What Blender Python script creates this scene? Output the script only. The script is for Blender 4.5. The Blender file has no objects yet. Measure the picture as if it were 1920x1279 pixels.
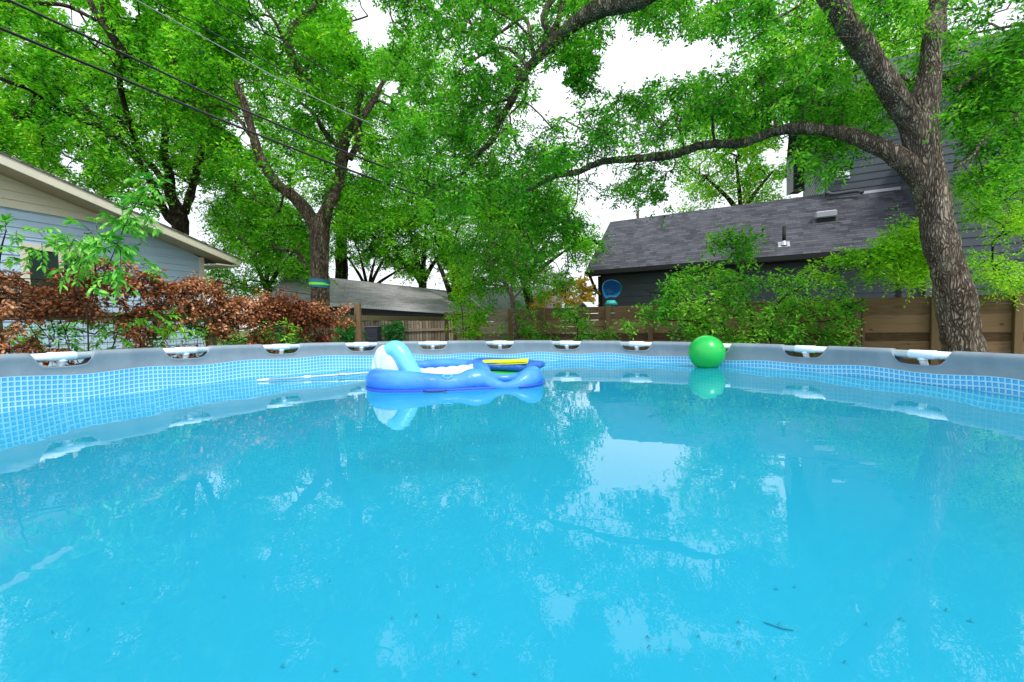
import bpy, math, random
import numpy as np
from math import radians, sin, cos, pi
random.seed(7); rng = np.random.default_rng(11)
C = bpy.context.scene.collection
scene = bpy.context.scene

# ------------------------------------------------------------ camera, sky, sun, exposure
CAM = np.array([0.0, 0.0, 1.56]); FPX = 820.3; PITCH = 0.0502; ROLL = 0.0255
U0 = np.array([0, sin(PITCH), cos(PITCH)]); FW = np.array([0, cos(PITCH), -sin(PITCH)]); X0 = np.array([1.0, 0, 0])
RC = X0 * cos(ROLL) - U0 * sin(ROLL); UC = X0 * sin(ROLL) + U0 * cos(ROLL)
cam = bpy.data.objects.new('camera', bpy.data.cameras.new('camera')); C.objects.link(cam)
from mathutils import Matrix, Vector, noise as mnoise
M = Matrix.Identity(4)
for i in range(3):
    M[i][0] = RC[i]; M[i][1] = UC[i]; M[i][2] = -FW[i]; M[i][3] = CAM[i]
cam.matrix_world = M
cam.data.sensor_width = 36; cam.data.lens = FPX / 1920 * 36
cam.data.clip_start = 0.05; cam.data.clip_end = 1000
scene.camera = cam

SUN_EL, SUN_AZ = radians(56), radians(150)          # azimuth clockwise from +Y: behind the camera, to the right
world = bpy.data.worlds.new('World'); scene.world = world; world.use_nodes = True
nt = world.node_tree; nt.nodes.clear()
wo = nt.nodes.new('ShaderNodeOutputWorld'); bg = nt.nodes.new('ShaderNodeBackground')
sk = nt.nodes.new('ShaderNodeTexSky'); sk.sky_type = 'NISHITA'; sk.sun_disc = False
sk.sun_elevation = SUN_EL; sk.sun_rotation = SUN_AZ
cn = nt.nodes.new('ShaderNodeTexNoise'); cn.inputs['Scale'].default_value = 1.6; cn.inputs['Detail'].default_value = 4
cr = nt.nodes.new('ShaderNodeValToRGB')
cr.color_ramp.elements[0].position = 0.3; cr.color_ramp.elements[0].color = (0.74, 0.79, 0.90, 1)
cr.color_ramp.elements[1].position = 0.75; cr.color_ramp.elements[1].color = (0.93, 0.95, 0.99, 1)
sc = nt.nodes.new('ShaderNodeVectorMath'); sc.operation = 'SCALE'; sc.inputs['Scale'].default_value = 6.6
mx = nt.nodes.new('ShaderNodeMix'); mx.data_type = 'RGBA'; mx.inputs[0].default_value = 0.93
nt.links.new(cn.outputs['Fac'], cr.inputs['Fac']); nt.links.new(cr.outputs['Color'], sc.inputs[0])
tcw = nt.nodes.new('ShaderNodeTexCoord'); spw = nt.nodes.new('ShaderNodeSeparateXYZ'); nt.links.new(tcw.outputs['Generated'], spw.inputs[0]); nt.links.new(tcw.outputs['Generated'], cn.inputs['Vector'])
mr_ = nt.nodes.new('ShaderNodeMapRange'); mr_.inputs['From Min'].default_value = 0.58; mr_.inputs['From Max'].default_value = 1.0; mr_.inputs['To Min'].default_value = 11.0; mr_.inputs['To Max'].default_value = 11.5   # overcast: a little brighter overhead
nt.links.new(spw.outputs[2], mr_.inputs['Value']); nt.links.new(mr_.outputs[0], sc.inputs['Scale'])
nt.links.new(sk.outputs['Color'], mx.inputs[6]); nt.links.new(sc.outputs[0], mx.inputs[7])
nt.links.new(mx.outputs[2], bg.inputs['Color']); bg.inputs['Strength'].default_value = 0.12
nt.links.new(bg.outputs[0], wo.inputs['Surface'])

sun = bpy.data.objects.new('sun', bpy.data.lights.new('sun', 'SUN')); C.objects.link(sun)
sun.data.energy = 2.2; sun.data.angle = radians(12); sun.data.color = (1, 0.97, 0.92)
sd = Vector((sin(SUN_AZ) * cos(SUN_EL), cos(SUN_AZ) * cos(SUN_EL), sin(SUN_EL)))
sun.rotation_euler = sd.to_track_quat('Z', 'Y').to_euler(); sun.location = (0, -5, 20)
scene.view_settings.view_transform = 'Standard'; scene.view_settings.look = 'None'
scene.view_settings.exposure = 0.38; scene.view_settings.gamma = 1
scene.cycles.transparent_max_bounces = 12; scene.cycles.max_bounces = 7

# ------------------------------------------------------------ helpers
def P(x, y, Y):
    d = RC * ((x - 960) / FPX) + UC * ((639.5 - y) / FPX) + FW
    return CAM + d * (Y / d[1])
def proj(p):
    p = np.atleast_2d(p) - CAM
    z = p @ FW
    return 960 + FPX * (p @ RC) / z, 639.5 - FPX * (p @ UC) / z
def V3(*a): return np.array(a, float)
ZU = V3(0, 0, 1)
def nrm(v): return v / (np.linalg.norm(v, axis=-1, keepdims=True) + 1e-12)

class MB:
    """collects geometry for one mesh"""
    def __init__(s): s.v = []; s.f = []; s.n = 0; s.uv = []
    def add(s, v, f, uv=None):
        v = np.asarray(v, float); s.v.append(v)
        s.f.append([tuple(int(i) + s.n for i in q) for q in f]); s.n += len(v)
        s.uv.append(np.asarray(uv, float) if uv is not None else np.zeros((len(v), 2)))
        return s
    def box(s, o, u, v, w, a, b, c):
        pts = [o + u * x + v * y + w * z for z in c for y in b for x in a]
        return s.add(pts, [(0, 2, 3, 1), (4, 5, 7, 6), (0, 1, 5, 4), (2, 6, 7, 3), (0, 4, 6, 2), (1, 3, 7, 5)],
                     [(x, z + y) for z in c for y in b for x in a])
    def bbox(s, o, u, v, w, a, b, c, bev):
        """box with chamfered edges (two inset layers each way)"""
        e = bev; pts = []
        A = (a[0], a[1]); 
        rings = []
        for z, i in ((c[0], e), (c[0] + e, 0), (c[1] - e, 0), (c[1], e)):
            r = []
            for (x, y, dx, dy) in ((a[0], b[0], 1, 1), (a[1], b[0], -1, 1), (a[1], b[1], -1, -1), (a[0], b[1], 1, -1)):
                if i == 0:
                    if dx * dy > 0: r += [(x, y + dy * e, z), (x + dx * e, y, z)]
                    else: r += [(x + dx * e, y, z), (x, y + dy * e, z)]
                else:
                    if dx * dy > 0: r += [(x + dx * e, y + dy * e * 1.01, z), (x + dx * e * 1.01, y + dy * e, z)]
                    else: r += [(x + dx * e * 1.01, y + dy * e, z), (x + dx * e, y + dy * e * 1.01, z)]
            rings.append(r)
        for r in rings: pts += [o + u * p[0] + v * p[1] + w * p[2] for p in r]
        f = []
        for k in range(3):
            for i in range(8): j = (i + 1) % 8; f.append((k * 8 + i, k * 8 + j, k * 8 + 8 + j, k * 8 + 8 + i))
        f.append(tuple(range(7, -1, -1))); f.append(tuple(range(24, 32)))
        return s.add(pts, f)
    def tube(s, pts, rad, n=8, cap=True, close=False, lump=0.0):
        pts = np.asarray(pts, float); m = len(pts)
        rad = np.broadcast_to(np.asarray(rad, float), (m,))
        if close: t = nrm(np.roll(pts, -1, 0) - np.roll(pts, 1, 0))
        else: t = nrm(np.gradient(pts, axis=0))
        a = V3(0, 0, 1) if abs(t[0][2]) < 0.9 else V3(1, 0, 0)
        x = nrm(np.cross(t[0], a)); X = []
        for i in range(m):
            x = nrm(x - t[i] * (x @ t[i])); X.append(x)
        X = np.array(X); Y = np.cross(t, X)
        th = np.arange(n) * 2 * pi / n
        r = rad[:, None] * np.ones((1, n))
        if lump: r = r * (1 + lump * smooth_noise(m, n)) 
        relief = lump and rad.max() > .1
        v = pts[:, None, :] + r[:, :, None] * (X[:, None, :] * np.cos(th)[None, :, None] + Y[:, None, :] * np.sin(th)[None, :, None])
        if relief:
            q = v.reshape(-1, 3); d_ = nrm((v - pts[:, None]).reshape(-1, 3)); q2 = q * [1, 1, .16]
            h_ = np.array([mnoise.noise(Vector(a * 2.6)) * .06 + mnoise.noise(Vector(a * 9)) * .018 + abs(mnoise.noise(Vector(b * 26))) * .028 for a, b in zip(q, q2)])
            v = (q + d_ * (h_ * np.repeat(rad / rad.max(), n) * rad.max() / .28)[:, None]).reshape(m, n, 3)
        f = []
        for i in range(m if close else m - 1):
            i2 = (i + 1) % m
            for j in range(n): k = (j + 1) % n; f.append((i * n + j, i * n + k, i2 * n + k, i2 * n + j))
        if cap and not close:
            f.append(tuple(range(n - 1, -1, -1))); f.append(tuple((m - 1) * n + j for j in range(n)))
        L = np.concatenate([[0], np.cumsum(np.linalg.norm(np.diff(pts, axis=0), axis=1))])
        uv = np.stack([np.broadcast_to(th[None] * rad.mean(), (m, n)), np.broadcast_to(L[:, None], (m, n))], -1)
        return s.add(v.reshape(-1, 3), f, uv.reshape(-1, 2))
    def segs(s, A, B, ra, rb, n=4):
        """many straight tapered twigs at once"""
        A = np.asarray(A); B = np.asarray(B)
        if len(A) == 0: return s
        t = nrm(B - A); a = np.where(np.abs(t[:, 2:3]) < 0.9, [[0, 0, 1.0]], [[1.0, 0, 0]])
        x = nrm(np.cross(t, a)); y = np.cross(t, x); th = np.arange(n) * 2 * pi / n
        off = x[:, None] * np.cos(th)[None, :, None] + y[:, None] * np.sin(th)[None, :, None]
        v = np.concatenate([A[:, None] + off * np.reshape(ra, (-1, 1, 1)), B[:, None] + off * np.reshape(rb, (-1, 1, 1))], 1)
        k = np.arange(len(A))[:, None] * 2 * n
        q = np.array([(j, (j + 1) % n, n + (j + 1) % n, n + j) for j in range(n)])
        s.v.append(v.reshape(-1, 3)); s.f.append((k[:, :, None] + q[None] + s.n).reshape(-1, 4)); s.n += len(A) * 2 * n
        s.uv.append(np.zeros((len(A) * 2 * n, 2)))
        return s
    def arr(s, v, f):
        s.v.append(v); s.f.append(f + s.n); s.n += len(v); s.uv.append(np.zeros((len(v), 2))); return s
    def grid(s, G, uv=None, flip=False):
        m, n = G.shape[:2]; f = []
        for i in range(m - 1):
            for j in range(n - 1):
                q = (i * n + j, i * n + j + 1, (i + 1) * n + j + 1, (i + 1) * n + j)
                f.append(q[::-1] if flip else q)
        return s.add(G.reshape(-1, 3), f, None if uv is None else uv.reshape(-1, 2))
    def build(s, name, mat, parent=None, smooth=False, base=None):
        V = np.concatenate(s.v); UV = np.concatenate(s.uv)
        if parent is not None: org = ORG[parent.name]
        elif base is not None: org = np.array(base, float)
        else: org = V3((V[:, 0].min() + V[:, 0].max()) / 2, (V[:, 1].min() + V[:, 1].max()) / 2, V[:, 2].min())
        me = bpy.data.meshes.new(name)
        cnt = []; idx = []
        for b in s.f:
            if isinstance(b, np.ndarray): cnt.append(np.full(len(b), b.shape[1], np.int32)); idx.append(b.reshape(-1).astype(np.int32))
            else: cnt.append(np.array([len(q) for q in b], np.int32)); idx.append(np.array([i for q in b for i in q], np.int32))
        cnt = np.concatenate(cnt); idx = np.concatenate(idx)
        me.vertices.add(len(V)); me.vertices.foreach_set('co', (V - org).astype(np.float32).ravel())
        me.loops.add(len(idx)); me.loops.foreach_set('vertex_index', idx)
        me.polygons.add(len(cnt)); st = np.concatenate([[0], np.cumsum(cnt)[:-1]]).astype(np.int32)
        me.polygons.foreach_set('loop_start', st); me.polygons.foreach_set('loop_total', cnt)
        me.polygons.foreach_set('use_smooth', np.full(len(cnt), bool(smooth)))
        if np.abs(UV).max() > 0:
            ul = me.uv_layers.new(name='UVMap'); ul.data.foreach_set('uv', UV[idx].astype(np.float32).ravel())
        me.update(calc_edges=True); me.validate()
        if isinstance(mat, (list, tuple)):
            for m_ in mat: me.materials.append(m_)
        else: me.materials.append(mat)
        o = bpy.data.objects.new(name, me); C.objects.link(o)
        if parent is not None: o.parent = parent
        else: o.location = org
        ORG[o.name] = org
        return o
ORG = {}
def tag(o, label=None, cat=None, group=None, kind=None):
    if label: o['label'] = label
    if cat: o['category'] = cat
    if group: o['group'] = group
    if kind: o['kind'] = kind
    return o
def thing(name, label, cat, loc, group=None):
    o = bpy.data.objects.new(name, None); C.objects.link(o); o.location = tuple(loc); o.empty_display_size = 0.2
    ORG[o.name] = np.array(loc, float)
    return tag(o, label, cat, group)
def smooth_noise(m, n):
    k = max(2, m // 3); g = rng.normal(size=(k + 2, n))
    t = np.linspace(0, k - 0.001, m); i = t.astype(int); w = (t - i)[:, None]; w = w * w * (3 - 2 * w)
    g = (g + np.roll(g, 1, 1) + np.roll(g, -1, 1)) / 2
    return g[i] * (1 - w) + g[i + 1] * w
def spline(pts, n):
    """Catmull-Rom through rows of pts (any width)"""
    p = np.asarray(pts, float); p = np.vstack([2 * p[0] - p[1], p, 2 * p[-1] - p[-2]]); out = []
    k = len(p) - 3
    for i in range(k):
        for t in np.linspace(0, 1, n, endpoint=False):
            a, b, c, d = p[i:i + 4]
            out.append(0.5 * (2 * b + (c - a) * t + (2 * a - 5 * b + 4 * c - d) * t * t + (3 * b - a - 3 * c + d) * t ** 3))
    out.append(p[-2]); return np.array(out)

# ------------------------------------------------------------ materials
def mat(name, col, rough=0.6, spec=0.5, metal=0.0, **k):
    m = bpy.data.materials.new(name); m.use_nodes = True
    b = m.node_tree.nodes['Principled BSDF']
    b.inputs['Base Color'].default_value = (*col, 1); b.inputs['Roughness'].default_value = rough
    b.inputs['Specular IOR Level'].default_value = spec; b.inputs['Metallic'].default_value = metal
    for a, v in k.items(): b.inputs[a].default_value = v
    return m
class N:
    def __init__(s, m): s.m = m; s.t = m.node_tree; s.b = s.t.nodes.get('Principled BSDF')
    def n(s, typ, **k):
        x = s.t.nodes.new('ShaderNode' + typ)
        for a, v in k.items(): setattr(x, a, v)
        return x
    def l(s, a, b): s.t.links.new(a, b)
    def coord(s, kind='Object', scale=(1, 1, 1), rot=(0, 0, 0)):
        t = s.n('TexCoord'); mp = s.n('Mapping'); mp.inputs['Scale'].default_value = scale; mp.inputs['Rotation'].default_value = rot
        s.l(t.outputs[kind], mp.inputs['Vector']); return mp.outputs[0]
    def noise(s, vec, scale, detail=4, rough=0.55, dist=0.0):
        x = s.n('TexNoise'); s.l(vec, x.inputs['Vector']); x.inputs['Scale'].default_value = scale
        x.inputs['Detail'].default_value = detail; x.inputs['Roughness'].default_value = rough; x.inputs['Distortion'].default_value = dist
        return x.outputs['Fac']
    def ramp(s, fac, *stops):
        r = s.n('ValToRGB'); e = r.color_ramp.elements
        while len(e) < len(stops): e.new(0.5)
        for i, (p, c) in enumerate(stops): e[i].position = p; e[i].color = (*c, 1) if len(c) == 3 else c
        s.l(fac, r.inputs['Fac']); return r.outputs['Color']
    def mix(s, fac, a, b, bt='MIX'):
        x = s.n('Mix', data_type='RGBA', blend_type=bt)
        for v, i in ((fac, 0), (a, 6), (b, 7)):
            if hasattr(v, 'is_output'): s.l(v, x.inputs[i])
            elif isinstance(v, tuple): x.inputs[i].default_value = (*v, 1)
            else: x.inputs[i].default_value = v
        return x.outputs[2]
    def math(s, op, a, b=None, c=None):
        x = s.n('Math', operation=op)
        for i, v in enumerate((a, b, c)):
            if v is None: continue
            if hasattr(v, 'is_output'): s.l(v, x.inputs[i])
            else: x.inputs[i].default_value = v
        return x.outputs[0]
    def bump(s, h, strength=0.5, dist=0.02):
        x = s.n('Bump'); x.inputs['Strength'].default_value = strength; x.inputs['Distance'].default_value = dist
        s.l(h, x.inputs['Height']); s.l(x.outputs[0], s.b.inputs['Normal']); return x.outputs[0]
    def col(s, c): s.l(c, s.b.inputs['Base Color'])
    def island(s): return s.n('NewGeometry').outputs['Random Per Island']

def leafmat(name, dark, mid, light, transl=0.35, rough=0.45):
    m = mat(name, mid, max(rough, .5), 0.18); k = N(m)
    r = k.island(); v = k.coord('Object')
    nz = k.noise(v, 1.5, 4); f = k.math('ADD', k.math('MULTIPLY', r, 0.5), k.math('MULTIPLY', k.math('SUBTRACT', nz, 0.36), 1.7))
    c = k.ramp(f, (0.15, dark), (0.5, mid), (0.9, light)); k.col(c)
    tr = k.n('BsdfTranslucent'); c2 = k.mix(1.0, c, (1.0, 1.0, 0.5), 'MULTIPLY'); k.l(c2, tr.inputs['Color'])
    ms = k.n('MixShader'); ms.inputs[0].default_value = transl
    out = k.t.nodes['Material Output']; k.l(k.b.outputs[0], ms.inputs[1]); k.l(tr.outputs[0], ms.inputs[2]); k.l(ms.outputs[0], out.inputs['Surface'])
    return m
L_NEAR = leafmat('elm_leaf', (0.012, 0.11, 0.004), (0.08, 0.46, 0.018), (0.37, 0.85, 0.06), .45)
L_LEFT = leafmat('pecan_leaf', (0.014, 0.13, 0.004), (0.115, 0.56, 0.016), (0.46, 0.91, 0.06), .45)
L_FAR = leafmat('background_leaf', (0.025, 0.20, 0.006), (0.155, 0.64, 0.02), (0.52, 0.93, 0.08), .45)
L_LIME = leafmat('lime_leaf', (0.06, 0.34, 0.010), (0.28, 0.76, 0.025), (0.64, 0.94, 0.08), .45)
L_BUSH = leafmat('bush_leaf', (0.02, 0.20, 0.014), (0.15, 0.60, 0.035), (0.52, 0.90, 0.10))
L_SAP = leafmat('sapling_leaf', (0.03, 0.28, 0.02), (0.16, 0.60, 0.06), (0.46, 0.88, 0.18), 0.3, 0.35)
L_DARK = leafmat('understory_leaf', (0.008, 0.12, 0.015), (0.03, 0.30, 0.04), (0.08, 0.44, 0.06))
L_BROWN = leafmat('dead_leaf', (0.12, 0.032, 0.012), (0.42, 0.155, 0.06), (0.86, 0.50, 0.28), 0.2, 0.6)
L_STRAW = leafmat('straw_leaf', (0.40, 0.30, 0.03), (0.62, 0.46, 0.05), (0.80, 0.52, 0.10))

def barkmat(name, dark, mid, light, scale=1.0, bump=1.0):
    m = mat(name, mid, 0.9, 0.2); k = N(m)
    v = k.coord('Object', (1, 1, 0.17))
    w = k.noise(v, 9 * scale, 3); 
    vm = k.n('VectorMath', operation='MULTIPLY_ADD'); k.l(k.n('TexNoise').outputs['Color'], vm.inputs[0])
    nz = k.n('TexNoise'); nz.inputs['Scale'].default_value = 7 * scale; nz.inputs['Detail'].default_value = 3; k.l(v, nz.inputs['Vector'])
    k.l(nz.outputs['Color'], vm.inputs[0]); vm.inputs[1].default_value = (0.16,) * 3; k.l(v, vm.inputs[2])
    vo = k.n('TexVoronoi', feature='DISTANCE_TO_EDGE'); vo.inputs['Scale'].default_value = 44 * scale; vo.inputs['Randomness'].default_value = 1.0; k.l(vm.outputs[0], vo.inputs['Vector'])
    h = k.ramp(k.math('ADD', vo.outputs['Distance'], k.math('MULTIPLY', k.math('SUBTRACT', w, 0.5), 0.5)), (0.0, (0, 0, 0)), (0.30, (1, 1, 1)))
    fine = k.noise(k.coord('Object', (1, 1, 0.4)), 90 * scale, 4)
    hh = k.math('ADD', h, k.math('MULTIPLY', fine, 0.5))
    c = k.mix(h, dark, k.ramp(fine, (0.3, mid), (0.7, light)))
    stk = k.ramp(k.noise(k.coord('Object', (9, 9, 1.1)), 1.0, 3), (0.35, (0, 0, 0)), (0.62, (1, 1, 1)))
    c = k.mix(k.math('MULTIPLY', stk, 0.45), c, dark)
    lich = k.ramp(k.noise(k.coord('Object'), 6, 4), (0.55, (0, 0, 0)), (0.7, (1, 1, 1)))
    k.col(k.mix(k.math('MULTIPLY', lich, 0.35), c, (0.36, 0.33, 0.22))); k.bump(hh, bump, 0.025)
    return m
BARK = barkmat('elm_bark', (0.055, 0.04, 0.028), (0.32, 0.26, 0.195), (0.60, 0.52, 0.42))
BARK2 = barkmat('dark_bark', (0.012, 0.009, 0.007), (0.07, 0.048, 0.034), (0.16, 0.115, 0.08), 0.7)
BARKM = barkmat('brown_bark', (0.03, 0.021, 0.014), (0.20, 0.145, 0.10), (0.38, 0.30, 0.22), 0.8)
BARKP = barkmat('pale_bark', (0.10, 0.07, 0.05), (0.34, 0.26, 0.20), (0.48, 0.39, 0.31), 0.7, 0.5)
TWIG = mat('twig_bark', (0.035, 0.022, 0.014), 0.9, 0.2)

def woodmat(name, a, b, c, gscale=1.0, island=0.5):
    m = mat(name, b, 0.8, 0.25); k = N(m)
    v = k.coord('UV', (1.2 * gscale, 14 * gscale, 1)); 
    isl = k.island(); off = k.n('CombineXYZ'); k.l(k.math('MULTIPLY', isl, 37.0), off.inputs[0]); k.l(k.math('MULTIPLY', isl, 91.0), off.inputs[1])
    ad = k.n('VectorMath', operation='ADD'); k.l(v, ad.inputs[0]); k.l(off.outputs[0], ad.inputs[1])
    g = k.noise(ad.outputs[0], 3.0, 6, 0.65, 1.2)
    cc = k.ramp(k.math('ADD', k.math('MULTIPLY', g, 0.75), k.math('MULTIPLY', k.math('SUBTRACT', isl, 0.25), island)), (0.15, a), (0.42, b), (0.75, c))
    kn = k.n('TexVoronoi'); kn.inputs['Scale'].default_value = 1.0
    av = k.n('VectorMath', operation='ADD'); k.l(k.coord('UV', (3.2, 7, 1)), av.inputs[0]); k.l(off.outputs[0], av.inputs[1]); k.l(av.outputs[0], kn.inputs['Vector'])
    knot = k.ramp(kn.outputs['Distance'], (0.05, (1, 1, 1)), (0.13, (0, 0, 0)))
    k.col(k.mix(k.math('MULTIPLY', knot, 0.8), cc, (0.05, 0.025, 0.012))); k.bump(g, 0.3, 0.006); return m
FENCE = woodmat('fence_wood', (0.028, 0.017, 0.008), (0.115, 0.070, 0.034), (0.27, 0.175, 0.095), 1.0, 0.6)
POSTW = woodmat('fence_post_wood', (0.09, 0.058, 0.028), (0.165, 0.108, 0.055), (0.26, 0.18, 0.095), 1, 0.2)
GREYW = woodmat('weathered_wood', (0.12, 0.085, 0.05), (0.25, 0.20, 0.14), (0.42, 0.34, 0.25))
RAILW = woodmat('mossy_rail_wood', (0.04, 0.035, 0.012), (0.11, 0.10, 0.04), (0.20, 0.17, 0.08))

def paint(name, col, rough=0.55, var=0.12, dirt=(0.2, 0.2, 0.18)):
    m = mat(name, col, rough, 0.4); k = N(m); v = k.coord('Object')
    a = k.noise(v, 2.2, 5); d = tuple(x * (1 - var) for x in col)
    c = k.ramp(a, (0.3, d), (0.7, col)); s = k.ramp(k.noise(k.coord('Object', (3, 3, 0.6)), 3, 6), (0.62, (0, 0, 0)), (0.8, (1, 1, 1)))
    k.col(k.mix(k.math('MULTIPLY', s, 0.25), c, dirt)); k.bump(k.noise(v, 120, 2), 0.06, 0.003); return m
BLUE_SIDING = paint('pale_blue_siding', (0.50, 0.68, 0.86), 0.5, 0.10)
CREAM = paint('cream_trim', (0.80, 0.76, 0.61), 0.5, 0.08)
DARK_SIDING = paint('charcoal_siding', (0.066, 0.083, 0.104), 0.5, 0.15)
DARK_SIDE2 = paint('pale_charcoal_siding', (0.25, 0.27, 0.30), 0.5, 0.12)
BLACKTRIM = paint('black_trim', (0.010, 0.011, 0.012), 0.7, 0.1, (0.02, 0.02, 0.02))
DGUT = mat('dark_gutter_metal', (0.07, 0.078, 0.085), 0.35, 0.5)
GLASS = mat('window_glass', (0.03, 0.05, 0.045), 0.06, 0.8)
WHITEP = mat('white_plastic', (0.82, 0.88, 0.93), 0.3, 0.5)
METAL = mat('galvanised_metal', (0.55, 0.57, 0.60), 0.4, 0.5, 0.6)
WHITEW = paint('white_wall_paint', (0.72, 0.75, 0.78))

def shingle(name, cols, sc=1.0, bw=0.34, rh=0.145):
    m = mat(name, cols[1], 0.85, 0.25); k = N(m)
    uv = k.coord('UV', (1, 1, 1)); b = k.n('TexBrick'); k.l(uv, b.inputs['Vector'])
    b.inputs['Scale'].default_value = 1.0; b.inputs['Brick Width'].default_value = bw * sc; b.inputs['Row Height'].default_value = rh * sc
    b.inputs['Mortar Size'].default_value = 0.006; b.inputs['Mortar Smooth'].default_value = 0.3; b.inputs['Bias'].default_value = 0.0
    b.inputs['Color1'].default_value = (*cols[0], 1); b.inputs['Color2'].default_value = (*cols[2], 1); b.inputs['Mortar'].default_value = (*[x * 0.35 for x in cols[0]], 1)
    b.offset = 0.43; b.offset_frequency = 2; b.squash = 0.7; b.squash_frequency = 3
    g = k.noise(uv, 160, 3); c = k.mix(0.38, b.outputs['Color'], k.ramp(g, (0.3, cols[0]), (0.7, cols[2])))
    # the butt edge of each course: a dark lip at the lower edge of a row
    sp = k.n('SeparateXYZ'); k.l(uv, sp.inputs[0]); fr = k.math('FRACT', k.math('DIVIDE', sp.outputs[1], rh * sc))
    lip = k.ramp(fr, (0.0, (1, 1, 1)), (0.16, (0, 0, 0))); 
    st = k.ramp(k.noise(k.coord('UV', (1.6, .25, 1), (0, 0, .35)), 1.0, 5, .6), (0.45, (0, 0, 0)), (0.75, (1, 1, 1)))
    c = k.mix(k.math('MULTIPLY', st, 0.45), c, cols[2])
    k.col(k.mix(k.math('MULTIPLY', lip, 0.75), c, tuple(x * 0.25 for x in cols[0])))
    k.bump(k.math('SUBTRACT', k.math('MULTIPLY', g, 0.3), fr), 0.7, 0.02); return m
SH_DARK = shingle('charcoal_shingles', [(0.016, 0.017, 0.022), (0.042, 0.044, 0.055), (0.115, 0.118, 0.14)], .85)
SH_GREY = shingle('old_grey_shingles', [(0.20, 0.19, 0.195), (0.27, 0.255, 0.262), (0.44, 0.42, 0.44)], 1.0)
SH_PALE = shingle('pale_grey_shingles', [(0.26, 0.27, 0.30), (0.33, 0.34, 0.37), (0.42, 0.43, 0.46)], 1.0)
SH_BROWN = shingle('brown_grey_shingles', [(0.12, 0.11, 0.10), (0.2, 0.18, 0.17), (0.3, 0.28, 0.27)], 1.0)

# ------------------------------------------------------------ ground
g = MB(); n = 60; xs = np.linspace(-150, 150, n); ys = np.linspace(-150, 150, n)
G = np.zeros((n, n, 3)); G[..., 0] = xs[None]; G[..., 1] = ys[:, None]; g.grid(G)
gm = mat('yard_grass', (0.08, 0.16, 0.04), 0.95, 0.1); k = N(gm); v = k.coord('Object')
k.col(k.mix(k.ramp(k.noise(v, 0.8, 5), (0.4, (0, 0, 0)), (0.6, (1, 1, 1))), k.ramp(k.noise(v, 30, 4), (0.3, (0.03, 0.09, 0.015)), (0.7, (0.10, 0.22, 0.05))), (0.16, 0.11, 0.07)))
k.bump(k.noise(v, 60, 4), 0.8, 0.03)
tag(g.build('ground', gm, base=(0, 0, 0)), kind='structure')

# ------------------------------------------------------------ pool
R = 3.66; PCX, PCY = -0.0637 * R, 0.7189 * R; PH0 = -1.2931; DPH = 2 * pi / 24
TX, TZ = -0.0225, -0.0175; RIMZ = 1.56 - 0.0654 * R; WATER = 1.56 - 0.1654 * R
HALF = 0.0508
def rim(phi, dr=0.0):
    phi = np.asarray(phi, float); x = PCX + (R + dr) * np.sin(phi); y = PCY + (R + dr) * np.cos(phi)
    return np.stack([x, y, RIMZ + TX * (x - PCX) + TZ * (y - PCY)], -1)
pool = thing('frame_pool', 'large round above-ground pool with grey rim, white T-joints and blue tile-print liner', 'pool', (PCX, PCY, 0))
TR = 0.036; BAND = 0.178
# sleeve: sampled columns; inside a joint window the cloth starts below the pipe
sleeve = MB(); wall = MB(); lip = MB()
nper = 32
cols = []
for kk in range(24):
    for i in range(nper):
        u = i / nper; cols.append((kk + u))
cols = np.array(cols)
def band_bottom(c):      # the liner seam sags between the legs
    fr = c - np.floor(c); kk = np.floor(c)
    return BAND + 0.012 * np.sin(c * 2 * pi + 1.0) + 0.009 * np.sin(c * 1.7 + 0.4) + 0.004 * np.sin(c * 5.3)
ang = PH0 + cols * DPH
dist = np.abs(cols - np.round(cols)) * DPH
ci = dist < HALF
up = rim(ang)
rad = np.stack([np.sin(ang), np.cos(ang), 0 * ang], -1)
bb = band_bottom(cols)
# window shape: full depth 0.107 in the middle, rounding up to the pipe at the ends
wdep = np.where(ci, TR + (0.117 - TR) * np.clip(1 - (dist / HALF) ** 5, 0, 1) ** 0.5, 0)
ns = 9; prof = np.zeros((len(cols) + 1, 0, 3))
full = []
for i in list(range(len(cols))) + [0]:
    c = up[i] - V3(0, 0, TR); r_ = rad[i]; row = []
    sagr = 0.006 * sin(cols[i] * 2 * pi)
    if ci[i]: top = wdep[i]; a0 = None
    # inner cloth, from its top edge down
    if ci[i]:
        for t in range(ns): row.append(up[i] - r_ * (TR + 0.004 + sagr * 0) - V3(0, 0, top))
    else:
        for t in range(ns):
            a = radians(90 - 90 * (t / (ns - 1))); row.append(c + (-r_) * (cos(a) * (TR + 0.004)) + V3(0, 0, 1) * sin(a) * (TR + 0.004))
    z0 = row[-1][2]; z1 = up[i][2] - bb[i]
    for t in range(1, 7):
        s = t / 6; row.append(V3(row[ns - 1][0], row[ns - 1][1], z0 + (z1 - z0) * s) + r_ * (0.006 * sin(s * pi) + 0.006 * s))
    full.append(row)
full = np.array(full)
sleeve.grid(full)
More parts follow.
